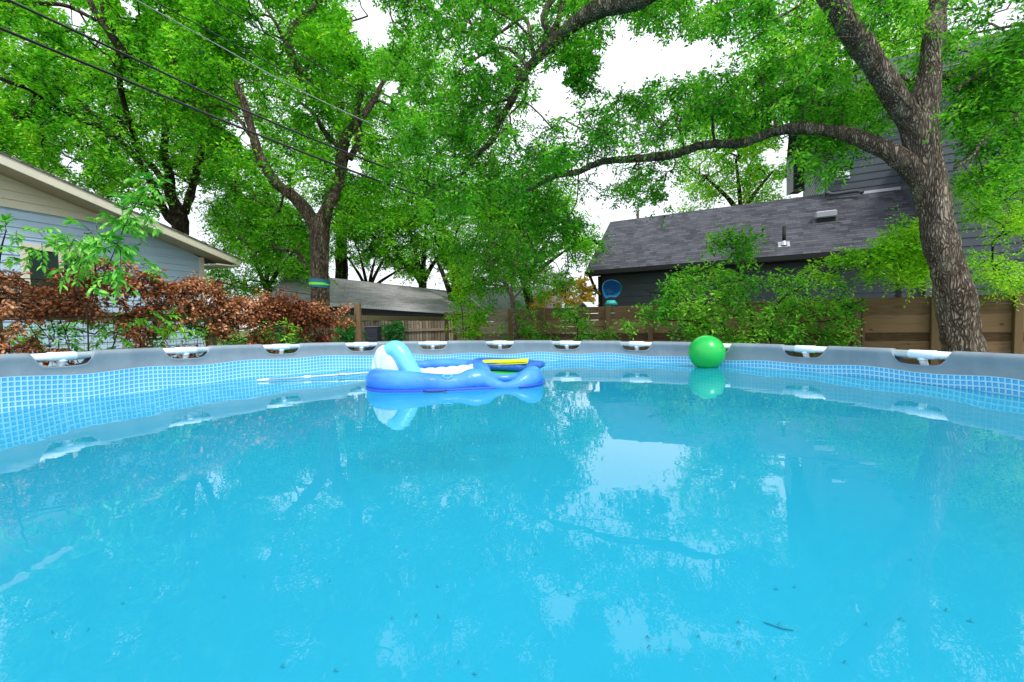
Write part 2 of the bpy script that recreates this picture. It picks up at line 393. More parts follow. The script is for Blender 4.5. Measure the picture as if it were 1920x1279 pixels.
# outer half of the sleeve
outer = []
for i in list(range(len(cols))) + [0]:
    c = up[i] - V3(0, 0, TR); r_ = rad[i]; row = []
    if ci[i]:
        for t in range(ns): row.append(up[i] + r_ * (TR + 0.006) - V3(0, 0, wdep[i]))
    else:
        for t in range(ns):
            a = radians(90 - 90 * (t / (ns - 1))); row.append(c + r_ * (cos(a) * (TR + 0.004)) + V3(0, 0, 1) * sin(a) * (TR + 0.004))
    z0 = row[-1][2]
    for t in range(1, 5): row.append(V3(row[ns - 1][0], row[ns - 1][1], z0 - (BAND - TR) * t / 4) + r_ * 0.01 * (t / 4))
    outer.append(row)
outer = np.array(outer); sleeve.grid(outer, flip=True)
sm = mat('grey_vinyl', (0.22, 0.28, 0.33), 0.42, 0.5); k = N(sm); v = k.coord('Object')
k.col(k.ramp(k.noise(k.coord('Object', (1, 1, 0.5)), 5, 5), (0.3, (0.19, 0.25, 0.30)), (0.7, (0.26, 0.325, 0.375)))); k.bump(k.math('ADD', k.noise(v, 16, 3), k.math('MULTIPLY', k.noise(v, 400, 2), 0.05)), 0.25, 0.012)
sleeve.build('rim_sleeve', sm, pool, smooth=True)
# liner wall with tile print
T = 0.0385
G = np.zeros((14, len(cols) + 1, 3)); UVg = np.zeros((14, len(cols) + 1, 2))
for i in range(len(cols) + 1):
    j = i % len(cols); p = full[i][-1]; r_ = rad[j]
    dep = [0, 0.03, 0.06, 0.09, 0.13, 0.17, 0.21, 0.26, 0.32, 0.4, 0.5, 0.7, 0.9, 0.97]
    zb = 0.06
    for t, d in enumerate(dep):
        z = max(p[2] - d, zb) if t < 13 else zb
        b = 0.018 * sin(min(d, 0.5) * 6) + 0.006 * sin(cols[j] * 2 * pi * 2 + 2) * min(d * 6, 1)
        G[t, i] = V3(p[0], p[1], z) + r_ * b
        UVg[t, i] = (i * (2 * pi * R / len(cols)) / T, d / T)
wall.grid(G, UVg, flip=True)
wm = mat('tile_print_liner', (0.1, 0.5, 0.9), 0.35, 0.5); k = N(wm)
t = k.n('TexCoord'); sp = k.n('SeparateXYZ'); k.l(t.outputs['UV'], sp.inputs[0])
fu = k.math('FRACT', sp.outputs[0]); fv = k.math('FRACT', sp.outputs[1])
def inside(f, lo, hi): return k.math('MULTIPLY', k.math('GREATER_THAN', f, lo), k.math('LESS_THAN', f, hi))
tile = k.math('MULTIPLY', inside(fu, 0.17, 0.88), inside(fv, 0.17, 0.88)); inner = k.math('MULTIPLY', inside(fu, 0.30, 0.88), inside(fv, 0.30, 0.88))
below = k.math('GREATER_THAN', sp.outputs[1], 10.0)
c = k.mix(tile, (0.40, 0.76, 0.92), k.mix(inner, (0.045, 0.30, 0.62), (0.09, 0.46, 0.86)))
big = k.noise(k.coord('Object'), 1.2, 4)
k.col(k.mix(below, c, k.ramp(big, (0.3, (0.026, 0.44, 0.66)), (0.7, (0.038, 0.52, 0.76))))); k.bump(k.noise(k.coord('Object'), 7, 2), 0.15, 0.02)
wall.build('liner_wall', wm, pool, smooth=True)
# floor of the liner
fl = MB(); nr, na = 40, 128; G = np.zeros((nr + 1, na + 1, 3))
for i in range(nr + 1):
    for j in range(na + 1):
        rr = (R + 0.02) * i / nr; a = 2 * pi * j / na
        G[i, j] = (PCX + rr * sin(a), PCY + rr * cos(a), 0.06 + 0.006 * sin(rr * 7 + a * 3) + .45 * max(0, (rr - R + .9) / .9) ** 2.2)
fl.grid(G)
fm = mat('pool_floor_vinyl', (0.04, 0.6, 0.88), 0.6, 0.3); k = N(fm); v = k.coord('Object')
base = k.ramp(k.noise(v, 0.9, 5, 0.6), (0.3, (0.022, 0.40, 0.60)), (0.7, (0.038, 0.49, 0.72)))
dk = k.ramp(k.noise(v, 2.6, 7, 0.75, 0.9), (0.52, (0, 0, 0)), (0.74, (1, 1, 1)))
wr = k.n('TexWave'); wr.inputs['Scale'].default_value = 0.55; wr.inputs['Distortion'].default_value = 9; wr.inputs['Detail'].default_value = 3; wr.inputs['Detail Scale'].default_value = 1.2; k.l(v, wr.inputs['Vector'])
crease = k.ramp(wr.outputs['Fac'], (0.0, (1, 1, 1)), (0.05, (0, 0, 0)))
k.col(k.mix(k.math('MULTIPLY', crease, 0.35), k.mix(k.math('MULTIPLY', dk, 0.5), base, (0.02, 0.33, 0.52)), (0.02, 0.36, 0.56)))
fl.build('liner_floor', fm, pool, smooth=True)
# outer wall skin
ow = MB(); G = np.zeros((3, 97, 3))
for j in range(97):
    p = rim(2 * pi * j / 96, 0.06)
    for t, z in enumerate((p[2] - BAND, 0.6, 0.0)): G[t, j] = (p[0], p[1], z)
ow.grid(G); ow.build('outer_wall', mat('grey_blue_outer_vinyl', (0.17, 0.21, 0.25), 0.5), pool, smooth=True)
# beams, joints and legs
jm = mat('white_painted_steel', (0.80, 0.88, 0.94), 0.28, 0.5)
for kk in range(24):
    a = PH0 + kk * DPH; c = rim(a) - V3(0, 0, TR); tg = V3(cos(a), -sin(a), 0); ra = V3(sin(a), cos(a), 0)
    dz = rim(a + 0.01)[2] - rim(a - 0.01)[2]; tg = nrm(tg + V3(0, 0, dz / (0.02 * R)))
    m = MB()
    L = 0.12; pts = []; rr = []
    for s, r_ in ((-1.9, .031), (-0.8, .031), (-0.79, .034), (-0.75, .0365), (0, .0365), (0.75, .0365), (0.79, .034), (0.8, .031), (1.9, .031)):
        q = c + tg * L * s * 1.0 - ra * 0.5 * (L * s) ** 2 / R; pts.append(q); rr.append(r_)
    m.tube(pts, rr, 16)
    m.tube([c - V3(0, 0, .02), c - V3(0, 0, .05) + ra * .006, c - V3(0, 0, .09) + ra * .02, c - V3(0, 0, .15) + ra * .05] , [.029, .027, .026, .026], 14)
    m.tube([c - V3(0, 0, .035), c - V3(0, 0, .046)], [.034, .031], 14)
    j = m.build('joint', jm, pool, smooth=True)
    if kk == 0: j['label'] = 'white steel T-joint showing in its window in the grey sleeve'
    m = MB(); foot = V3(*(c[:2] + ra[:2] * 0.16), 0.0); m.tube([c - V3(0, 0, .14) + ra * .046, foot + V3(0, 0, .012)], [.024, .024], 12)
    m.tube([foot + V3(0, 0, .012), foot], [.06, .06], 16); m.build('leg', jm, pool, smooth=True)
# dirt line where the water meets the liner
# ------------------------------------------------------------ water
w = MB(); nr, na = 40, 160; G = np.zeros((nr + 1, na + 1, 3))
for i in range(nr + 1):
    for j in range(na + 1):
        rr = (R + 0.0) * i / nr; a = 2 * pi * j / na
        G[i, j] = (PCX + rr * sin(a), PCY + rr * cos(a), WATER)
w.grid(G)
wt = bpy.data.materials.new('pool_water'); wt.use_nodes = True; k = N(wt); k.t.nodes.remove(k.b)
out = k.t.nodes['Material Output']; v = k.coord('Object')
gl = k.n('BsdfGlossy'); gl.inputs['Roughness'].default_value = 0.0; gl.inputs['Color'].default_value = (1, 1, 1, 1)
tr = k.n('BsdfTransparent'); tr.inputs['Color'].default_value = (0.50, 0.94, 1.0, 1)
df = k.n('BsdfDiffuse'); df.inputs['Color'].default_value = (0.026, 0.42, 0.58, 1)
h = k.math('ADD', k.math('MULTIPLY', k.noise(k.coord('Object', (1, 1.8, 1)), 1.3, 2, 0.5, 0.5), 1.0), k.math('MULTIPLY', k.noise(k.coord('Object', (1, 2.2, 1)), 9, 1, 0.5, 0.4), 0.07))
bp = k.n('Bump'); bp.inputs['Strength'].default_value = 1.0; bp.inputs['Distance'].default_value = 0.0022; k.l(h, bp.inputs['Height'])
fr = k.n('Fresnel'); fr.inputs['IOR'].default_value = 1.39
for x in (gl, fr): k.l(bp.outputs[0], x.inputs['Normal'])
m1 = k.n('MixShader'); m1.inputs[0].default_value = 0.56; k.l(tr.outputs[0], m1.inputs[1]); k.l(df.outputs[0], m1.inputs[2])
m2 = k.n('MixShader'); k.l(fr.outputs[0], m2.inputs[0]); k.l(m1.outputs[0], m2.inputs[1]); k.l(gl.outputs[0], m2.inputs[2]); k.l(m2.outputs[0], out.inputs['Surface'])
tag(w.build('water', wt, base=(PCX, PCY, WATER), smooth=True), kind='structure')

def on_water(x, y, dz=0.0):
    d = RC * ((x - 960) / FPX) + UC * ((639.5 - y) / FPX) + FW
    return CAM + d * ((WATER + dz - CAM[2]) / d[2])

# ------------------------------------------------------------ things in the pool
def uvball(m, c, r, nu=48, nv=28, sq=(1, 1, 1)):
    G = np.zeros((nv + 1, nu + 1, 3))
    for i in range(nv + 1):
        for j in range(nu + 1):
            a = pi * i / nv; b = 2 * pi * j / nu; G[i, j] = c + V3(sin(a) * cos(b) * sq[0], sin(a) * sin(b) * sq[1], cos(a) * sq[2]) * r
    return m.grid(G, flip=True)
bc = P(1325, 661, 4.98); br = 0.196
ball = thing('beach_ball', 'glossy plain green ball floating against the right of the pool rim', 'ball', (bc[0], bc[1], bc[2] - br))
m = MB(); uvball(m, bc, br); bm_ = mat('green_vinyl', (0.014, 0.48, 0.075), 0.3, 0.5); k = N(bm_); k.bump(k.noise(k.coord('Object', (1, 1, 1)), 3, 2), 0.15, 0.02)
m.build('ball_skin', bm_, ball, smooth=True)
m = MB(); m.tube([bc + V3(.05, -.18, .04) * 1.03, bc + V3(.05, -.18, .04) * 1.0 + V3(.003, -.014, .003)], [.01, .007], 10); m.v[0] = m.v[0] * 1.0
m = MB(); dd = nrm(V3(.35, -.6, .25)); m.tube([bc + dd * (br - .004), bc + dd * (br + .003)], [.014, .012], 12); m.build('valve', mat('green_valve', (0.02, 0.42, 0.08), 0.4), ball, smooth=True)

# reclining lounge float
FB = mat('blue_vinyl', (0.04, 0.24, 0.86), 0.3, 0.5); k = N(FB); v = k.coord('Object')
k.col(k.ramp(k.noise(v, 4, 4), (0.3, (0.03, 0.20, 0.80)), (0.7, (0.07, 0.32, 0.90)))); k.bump(k.math('ADD', k.noise(v, 6, 3, 0.5, 0.8), k.math('MULTIPLY', k.noise(v, 60, 2), 0.04)), 0.3, 0.03)
FC = mat('aqua_vinyl', (0.17, 0.62, 0.80), 0.3, 0.5); k = N(FC); k.bump(k.noise(k.coord('Object'), 10, 3, 0.5, 1.2), 0.3, 0.03)
FBD = mat('indigo_vinyl', (0.025, 0.09, 0.60), 0.45, 0.4)
MESHW = mat('white_mesh_fabric', (0.62, 0.76, 0.90), 0.8, 0.2); k = N(MESHW); k.bump(k.noise(k.coord('Object'), 300, 2), 0.3, 0.004)
lounge = thing('lounge_float', 'blue inflatable lounge float with white mesh seat and arched aqua headrest', 'pool float', (-0.6, 4.2, WATER - 0.03))
W = WATER
def ring(pts, n=10): # rows x,y,z,r
    s = spline(pts, n); return s[:, :3], s[:, 3]
m = MB(); near = [(-1.00, 4.68, W + .07, .08), (-1.24, 4.45, W + .07, .10), (-1.27, 4.10, W + .07, .11), (-1.12, 3.90, W + .07, .112), (-.90, 3.86, W + .06, .105), (-.66, 3.86, W + .045, .092), (-.48, 3.88, W + .045, .088), (-.36, 3.92, W + .065, .105), (-.26, 3.95, W + .06, .10)]
p, r_ = ring(near); m.tube(p, r_, 20)
p, r_ = ring([(-.26, 3.95, W + .06, .10), (-.18, 3.87, W + .03, .065), (-.08, 3.83, W + .01, .045), (.02, 3.84, W + .02, .055), (.11, 3.90, W + .05, .085), (.175, 4.00, W + .07, .10), (.17, 4.14, W + .06, .085), (.05, 4.24, W + .03, .055), (-.10, 4.24, W + .03, .04), (-.24, 4.20, W + .05, .06)])
m.tube(p, r_, 20); m.build('armrest_tube', FB, lounge, smooth=True)
m = MB(); p, r_ = ring([(-.27, 3.94, W + .05, .09), (-.30, 4.1, W + .10, .095), (-.33, 4.3, W + .12, .085), (-.38, 4.5, W + .12, .075), (-.46, 4.64, W + .12, .062), (-.62, 4.70, W + .135, .055), (-.85, 4.72, W + .135, .055), (-1.05, 4.70, W + .12, .06)]); m.tube(p, r_, 16)
p, r_ = ring([(-.45, 4.6, W + .03, .05), (-.7, 4.66, W + .03, .055), (-1.0, 4.66, W + .03, .055)]); m.tube(p, r_, 14)
m.build('far_side_tube', FB, lounge, smooth=True)
# underside skirt
m = MB(); s = spline([(-1.35, 4.4), (-1.37, 4.08), (-1.19, 3.81), (-.9, 3.755), (-.6, 3.765), (-.35, 3.80), (-.15, 3.815)], 10)
m.tube(np.c_[s, np.full(len(s), W + .004)], .014, 8)
s = spline([(-.02, 3.80), (.12, 3.815), (.24, 3.92), (.275, 4.02)], 8); m.tube(np.c_[s, np.full(len(s), W + .012)], .012, 8); m.build('seam', FBD, lounge, smooth=True)
# seat with ribs
G = np.zeros((41, 17, 3))
for i in range(41):
    for j in range(17):
        u = i / 40; t = j / 16; x = -1.0 + 0.66 * u; y = 3.94 + 0.66 * t
        G[i, j] = (x, y, W + .095 + .018 * abs(sin(u * pi * 6)) ** .6 * sin(pi * t) ** .3 + .03 * (u) ** 2 * 1.2 + .03 * sin(pi * t))
m = MB(); m.grid(G, flip=False); seat = m.build('seat_panel', MESHW, lounge, smooth=True)
# headrest: fat aqua arch with a white fabric face on the left
hc = V3(-1.20, 4.12, W); ax = nrm(V3(0.90, -0.30, 0)); nn = nrm(V3(-0.40, -0.92, 0.10))
m = MB(); rows = []
for t in np.linspace(-0.25, pi + 0.1, 34):
    st_ = sin(t); wid = .115 if t > pi / 2 else .115 + .10 * (1 - max(st_, 0)) ** 1.5
    q = hc + ax * (wid * cos(t) + .055) + ZU * (0.05 + 0.295 * max(st_, -.2)) - nn * .075
    rows.append((*q, 0.082 + 0.012 * max(st_, 0)))
rows = np.array(rows); m.tube(rows[:, :3], rows[:, 3], 22)
m.build('headrest_arch', FC, lounge, smooth=True)
m = MB(); G = np.zeros((23, 33, 3))
for i in range(23):
    for j in range(33):
        u = i / 22; t = -0.25 + (pi + 0.5) * j / 32
        q = hc + nn * (-.04 + 0.085 * max(1 - u ** 3, 0) ** .5 + 0.006 * sin(u * 8 + t * 5) * (1 - u) + .004 * sin(t * 9 + u * 3)) + ax * (.165 * u * cos(t) - .012 - .02 * u * max(sin(t), 0)) + ZU * (0.06 + (.335 if t > 0 and t < pi else .2) * u * sin(t)); G[i, j] = q
m.grid(G); m.build('headrest_fabric', MESHW, lounge, smooth=True)
m = MB(); q = V3(-.57, 3.80, W + .125); a = np.linspace(0, 2 * pi, 28, endpoint=False)
m.tube(np.stack([q[0] + .04 * np.cos(a), q[1] - .008 + .012 * np.sin(a), q[2] + .012 * np.sin(a)], -1), .0035, 6, close=True); m.build('handle', FC, lounge, smooth=True)
m = MB(); m.tube(spline([(-.77, 3.725, W + .012), (-.72, 3.70, W + .006), (-.62, 3.70, W + .006), (-.57, 3.725, W + .012)], 5), .006, 6); m.build('grab_cord', mat('dark_cord', (0.02, 0.03, 0.12), 0.6), lounge, smooth=True)
# second float: folded mat with yellow stripe
f2 = thing('mat_float', 'navy and green inflatable mat with yellow stripe drifting behind the lounge float', 'pool float', (-0.05, 4.8, W - 0.02))
def slab(m, path, half, zt, zb, y0, steps=26):
    return m
def hull(zlo, zhi, x0, x1, yc, hw, tip, nseg=40, rz=0.0):
    """rounded slab outline with a tapered right end"""
    G = []
    for i in range(nseg + 1):
        u = i / nseg; x = x0 + (x1 - x0) * u
        w_ = hw * min(1, (max(1 - u, 0) / tip) ** .55) * (0.75 + .25 * min(1, u / .08)) if u > 1 - tip else hw * (0.75 + .25 * min(1, u / .08))
        th = 1.0 if u < 1 - tip else max(((1 - u) / tip), 0) ** .5
        zc = (zlo + zhi) / 2 + 0.012 * sin(u * 5 + 1); hz = (zhi - zlo) / 2 * (0.25 + .75 * th)
        row = []
        for a in np.linspace(0, 2 * pi, 25):
            ca, sa = cos(a), sin(a); row.append((x, yc + w_ * np.sign(ca) * abs(ca) ** .7 + 0.02 * sin(u * 3), zc + hz * np.sign(sa) * abs(sa) ** .8))
        G.append(row)
    return np.array(G)
NAVY = mat('navy_vinyl', (0.02, 0.15, 0.52), 0.4); k = N(NAVY); k.bump(k.noise(k.coord('Object'), 14, 4, 0.6, 1.5), 0.7, 0.04)
m = MB(); m.grid(hull(W + .03, W + .165, -.42, .36, 4.86, .20, .35), flip=True); m.build('mat_body', NAVY, f2, smooth=True)
m = MB(); m.grid(hull(W - .03, W + .05, -.44, .34, 4.86, .225, .4), flip=True); m.build('green_underside', mat('green_mat_vinyl', (0.02, 0.38, 0.03), 0.4), f2, smooth=True)
m = MB(); G = np.zeros((30, 5, 3))
for i in range(30):
    for j in range(5):
        u = i / 29; x = -.50 + .66 * u; G[i, j] = (x + .0 + .02 * j / 4, 4.675 + .07 * j / 4, W + .150 + .026 * (j / 4) ** .6 + .008 * sin(u * 5 + 1) - (.03 * (1 - u) ** 3))
m.grid(G, flip=False); G2 = G.copy(); G2[..., 2] -= .02; m.grid(G2, flip=True); m.build('yellow_stripe', mat('yellow_vinyl', (0.72, 0.80, 0.02), 0.4), f2, smooth=True)
# telescopic pole
pa = on_water(487, 713, 0.015); pb = on_water(690, 699, 0.04); pb = pb + (pb - pa) * 0.35
pole = thing('pool_pole', 'pale grey telescopic pole floating on the water beside the lounge float', 'pole', tuple(pa))
def lp(t): return pa + (pb - pa) * t
m = MB(); m.tube([lp(.05), lp(.4), lp(1)], [.0095, .011, .0125], 12); m.build('shaft', mat('brushed_aluminium', (0.62, 0.66, 0.70), 0.3, 0.5, 0.4), pole, smooth=True)
m = MB(); m.tube([lp(-.02), lp(0), lp(.055), lp(.06)], [.006, .014, .015, .011], 12); m.build('grip', WHITEP, pole, smooth=True)
for t in (.315, .55):
    m = MB(); m.tube([lp(t - .022), lp(t - .02), lp(t + .025), lp(t + .027)], [.012, .017, .017, .012], 12); m.build('clamp', WHITEP if t < .4 else METAL, pole, smooth=True)

# sunken leaves and a twig
dl = mat('waterlogged_leaf', (0.02, 0.24, 0.32), 0.8, 0.1)
def sunk(x, y, L, ang, dz):
    q = on_water(x, y, dz); m = MB(); d = V3(cos(ang), sin(ang), 0); s = V3(-sin(ang), cos(ang), 0)
    m.add([q - d * L / 2, q - s * L * .2 + V3(0, 0, .003), q + d * L / 2, q + s * L * .2 + V3(0, 0, .003), q + V3(0, 0, .006)], [(0, 1, 4), (1, 2, 4), (2, 3, 4), (3, 0, 4)])
    tag(m.build('fallen_leaf', dl), 'small dark leaf lying in the pool water', 'leaf', 'dark leaves scattered in the pool')
for x, y in [(760, 1034), (618, 1090), (459, 1082), (420, 1120), (494, 913), (735, 1160), (230, 1132), (165, 1182), (98, 1187), (530, 1250), (630, 1258), (860, 1243), (890, 1265), (780, 1155), (1142, 942), (1490, 1101), (1456, 1105), (1708, 1051), (1742, 927), (1800, 927), (1710, 932), (1385, 1167), (1385, 1206), (1215, 1196), (1217, 1214), (1310, 1195), (1160, 1132), (1160, 1168), (1625, 1172), (1690, 1162), (1775, 1145), (1820, 1165), (1585, 1243), (1455, 1273), (1255, 1220), (822, 1157), (1005, 1040), (1270, 880), (820, 1100), (1065, 1115)]:
    sunk(x, y, random.uniform(.007, .014), random.uniform(-.6, .6) + (random.random() < .3) * 1.2, 0.0015)
m = MB(); q0 = on_water(1432, 1166, .003); q1 = on_water(1488, 1181, .003); m.tube([q0, (q0 * .4 + q1 * .6) + V3(0, -.004, 0), q1], [.0012, .0022, .0012], 6)
m.tube([(q0 + q1) / 2, (q0 + q1) / 2 + V3(.012, .012, .001)], [.0015, .0006], 5)
tag(m.build('floating_twig', dl), 'thin dark twig floating at the lower right of the pool', 'twig')

# ------------------------------------------------------------ fences
FD = nrm(V3(0.88, -0.48, 0)); FN = V3(0.48, 0.88, 0) / np.linalg.norm([.48, .88])   # along / away

def lineX(px, o, d):  # parameter t along o+d t that projects to pixel column px (horizon row)
    lo, hi = -30, 60
    for _ in range(60):
        mid = (lo + hi) / 2; q = o + d * mid
        if q[1] < .3: hi = mid; continue
        if proj(V3(q[0], q[1], 1.7))[0][0] < px: lo = mid
        else: hi = mid
    return (lo + hi) / 2
FO = V3(-0.6, 11.0, 0)
wf = thing('board_fence', 'tall brown horizontal board fence running behind the bushes and the big tree trunk', 'fence', tuple(FO))
posts = [(852, 8), (893, 10), (958, 10), (1021, 8), (1088, 9), (1141, 12), (1220, 9), (1300, 9), (1395, 10), (1497, 10), (1606, 16), (1618, 8), (1752, 22), (1908, 26), (2080, 20)]
ts = [lineX(x, FO, FD) for x, _ in posts]
def ftop(t): return 1.80 - 0.006 * t
for i in range(len(ts) - 1):
    a, b = ts[i], ts[i + 1]; top = ftop((a + b) / 2)
    if b - a < .2: continue
    m = MB(); z = top
    for r_ in range(12):
        h_ = .14; off = random.uniform(-.004, .004)
        m.box(FO, FD, FN, ZU, (a + .0, b), (.02 + off, .045 + off), (z - h_, z)); z -= h_ + random.choice([.003, .006, .009])
    pn = m.build('board_panel', GREYW if i < 2 else FENCE, wf)
    if i < 2: pn['label'] = 'greyer weathered board panel at the left end'
for i, ((px, wpx), t) in enumerate(zip(posts, ts)):
    m = MB(); wd = .095 if wpx != 8 else .04; m.bbox(FO, FD, FN, ZU, (t - wd / 2, t + wd / 2), (-.07, .012), (0, ftop(t) + .012), .006)
    for r_ in range(5): m.box(FO, FD, FN, ZU, (t + .06, t + .13) , (.014, .0165), (ftop(t) - .146 * (r_ + 1) - .002, ftop(t) - .146 * (r_ + 1) + .003)) if wpx == 8 and px > 1600 else None
    m.build('post', POSTW, wf)

# wire fence with wooden rails (left)
WP = [(-7.2, 1.0), (-4.85, 4.1), (-3.75, 5.45), (-2.45, 7.0), (-1.62, 10.9), (-1.38, 11.7)]
WZ = [1.90, 1.86, 1.80, 1.775, 1.74, 1.72]
wire = thing('wire_fence', 'wooden post and rail fence with welded wire mesh holding the dead vine', 'fence', (-3.0, 6.3, 0))
mr = MB(); mw = MB(); wm_ = mat('dark_wire', (0.06, 0.06, 0.065), 0.5, 0.5, 0.5)
for i in range(len(WP) - 1):
    a = V3(*WP[i], 0); b = V3(*WP[i + 1], 0); d = nrm(b - a); L = np.linalg.norm(b - a); s = np.cross(ZU, d)
    up_ = ZU + d * ((WZ[i + 1] - WZ[i]) / L)
    for zz, th in ((-.09, .09), (-1.35, .09)):
        q0 = a + ZU * (WZ[i] + zz); dr = nrm(b + ZU * (WZ[i + 1] + zz) - q0)
        mr.box(q0, dr, s, np.cross(dr, s) * -1, (0, L), (-.02, .02), (-th, 0)) if np.cross(dr, s)[2] < 0 else mr.box(q0, dr, s, np.cross(dr, s), (0, L), (-.02, .02), (-th, 0))
    nv_ = int(L / .06)
    A = [a + d * L * t / nv_ - s * .03 + ZU * .25 for t in range(nv_)]; B = [q + ZU * (WZ[i] - .10 + .12 + (WZ[i + 1] - WZ[i]) * t / nv_ - .20) for t, q in enumerate(A)]
    mw.segs(A, B, .0016, .0016, 3)
    zs = np.arange(.3, WZ[i] - .03, .1); A = [a - s * .03 + ZU * z for z in zs]; B = [b - s * .03 + ZU * z for z in zs]; mw.segs(A, B, .0016, .0016, 3)
mr.build('rail', RAILW, wire); mw.build('wire_mesh', wm_, wire)
for i, (x, y) in enumerate(WP):
    m = MB(); h_ = WZ[i] + (.03 if i != 3 else .10); m.bbox(V3(x, y, 0), X0, V3(0, 1, 0), ZU, (-.045, .045), (-.045, .045), (0, h_), .006); m.build('post', POSTW if i >= 3 else RAILW, wire)

# picket fence further back
pf = thing('picket_fence', 'weathered grey stockade picket fence in front of the grey-roofed garage', 'fence', (-2.3, 12.5, 0))
m = MB(); A = P(606, 600, 11.8); B = P(850, 605, 12.8); d = nrm(V3(B[0] - A[0], B[1] - A[1], 0)); o = V3(A[0], A[1], 0); L = np.linalg.norm((B - A)[:2]) + .5
t = 0
while t < L:
    wd = random.uniform(.055, .08); h_ = 1.62 + random.uniform(-.05, .03) ; m.box(o, d, np.cross(ZU, d), ZU, (t, t + wd), (0, .018), (0.05, h_)); t += wd + random.uniform(.008, .02)
m.build('picket_panel', GREYW, pf)
m = MB()
for z in (.5, 1.28): m.box(o, d, np.cross(ZU, d), ZU, (-.05, L), (-.05, -.002), (z, z + .07))
m.build('rail', GREYW, pf)
for tt in (-.1, L * .45, L): 
    m = MB(); m.box(o, d, np.cross(ZU, d), ZU, (tt, tt + .1), (-.15, -.055), (0, 1.66)); m.build('post', RAILW, pf)
# air conditioner
q = P(700, 625, 11.4); ac = thing('air_conditioner', 'dark boxy air conditioning unit behind the wire fence', 'air conditioner', (q[0], q[1], 0))
m = MB(); m.bbox(V3(q[0], q[1], 0), X0, V3(0, 1, 0), ZU, (-.16, .16), (-.16, .16), (0.05, 1.44), .02); m.build('cabinet', mat('navy_cabinet', (0.03, 0.035, 0.06), 0.5), ac)
m = MB(); m.bbox(V3(q[0], q[1], 0), X0, V3(0, 1, 0), ZU, (-.17, .17), (-.17, .17), (1.442, 1.47), .008); m.build('lid', mat('grey_lid', (0.25, 0.26, 0.28), 0.5), ac)
m = MB()
for i in range(22): m.box(V3(q[0], q[1], 0), X0, V3(0, 1, 0), ZU, (-.15, .15), (-.172, -.162), (.15 + i * .057, .155 + i * .057))
m.build('louvre', mat('grey_louvre', (0.12, 0.13, 0.15), 0.5), ac)

# ------------------------------------------------------------ houses
def siding(m, o, d, n, L0, L1, z0, z1, ex, clip=None):
    """lapped boards; n points out of the wall. clip(z)->(l0,l1)"""
    z = z0
    while z < z1 - .01:
        zt = min(z + ex, z1); a0, a1 = (L0, L1) if clip is None else clip(z)
        b0, b1 = (L0, L1) if clip is None else clip(zt)
        if a1 - a0 > .02:
            pts = [o + d * a0 + ZU * z + n * .022, o + d * a1 + ZU * z + n * .022, o + d * b1 + ZU * zt + n * .004, o + d * b0 + ZU * zt + n * .004,
                   o + d * a0 + ZU * z, o + d * a1 + ZU * z]
            m.add(pts, [(0, 1, 2, 3), (4, 5, 1, 0)])
        z = zt
def quad_uv(m, a, b, c, d_, su, sv, off=0.0):
    """sheet a-b (eave) d-c (ridge) with uv in metres"""
    m.add([a, b, c, d_], [(0, 1, 2, 3)], [(off, 0), (off + su, 0), (off + su, sv), (off, sv)])
def slabroof(m, a, b, c, d_, th=.04):
    u = np.linalg.norm(b - a); v_ = np.linalg.norm(d_ - a); nrm_ = nrm(np.cross(b - a, d_ - a)); off = (d_ - a) @ nrm(b - a)
    nrm_ = nrm_ if nrm_[2] > 0 else -nrm_
    uv = [(0, 0), (u, 0), (u + 0 * off, v_), (off * 0, v_)]; lo = [p - nrm_ * th for p in (a, b, c, d_)]
    m.add([a, b, c, d_] + lo, [(0, 1, 2, 3), (7, 6, 5, 4), (0, 4, 5, 1), (1, 5, 6, 2), (2, 6, 7, 3), (3, 7, 4, 0)], uv + uv)

# pale blue house, left
HD = nrm(V3(0.281, 0.96, 0)); HN = V3(HD[1], -HD[0], 0)     # along wall (away), out of wall (to the right)
HO = V3(-7.67, 11.0, 0)
bh = thing('blue_house', 'pale blue lap-sided house with cream rake boards and gable at the left', 'house', tuple(HO))
EZ = 3.30; SL = 0.27
def rk(l): return EZ + SL * (-l)          # l = distance along (negative = towards us)
BZ = 3.70
m = MB(); siding(m, HO, HD, HN, -9, 0, 0, 3.24, .145)
siding(m, HO, HD, HN, -9, 0, 3.24, BZ, .145, clip=lambda z: (-9, min(0, -(z - EZ) / SL)))
m.box(HO, HD, HN, ZU, (-9, 0), (-3, -.001), (0, 3.2)); m.build('siding', BLUE_SIDING, bh)
m = MB(); siding(m, HO + HN * .004, HD, HN, -9, 0, BZ + .0, 5.9, .15, clip=lambda z: (-9, min(0, -(z - EZ) / SL))); m.build('gable_siding', CREAM, bh)
m = MB(); m.box(HO, HD, HN, ZU, (-.10, .012), (.024, .05), (0, 3.28)); m.box(HO, HD, HN, ZU, (.0, .024), (-.1, .026), (0, 3.28)); m.box(HO, HD, HN, ZU, (-9, -1.4), (.024, .045), (BZ - .0, BZ + .09)); m.build('corner_trim', CREAM, bh)
OV = .52; rd = nrm(HD * 1 + ZU * -SL); rup = np.cross(HN, rd) if np.cross(HN, rd)[2] > 0 else -np.cross(HN, rd)
ro = HO + ZU * (EZ + .02)
m = MB(); m.box(ro, rd, HN, rup, (-9.5, .62), (OV, OV + .03), (-.05, .13)); m.build('rake_board', CREAM, bh)
m = MB(); m.box(ro, rd, HN, rup, (-9.5, .58), (.03, OV), (-.03, -.012)); m.build('soffit', paint('tan_soffit', (0.46, 0.37, 0.25)), bh)
m = MB(); a = ro + rup * .135 + rd * .68 + HN * (OV + .05); b = ro + rup * .135 + rd * .68 - HN * 7; c_ = ro + rup * .135 - rd * 9.5 - HN * 7; d_ = ro + rup * .135 - rd * 9.5 + HN * (OV + .05)
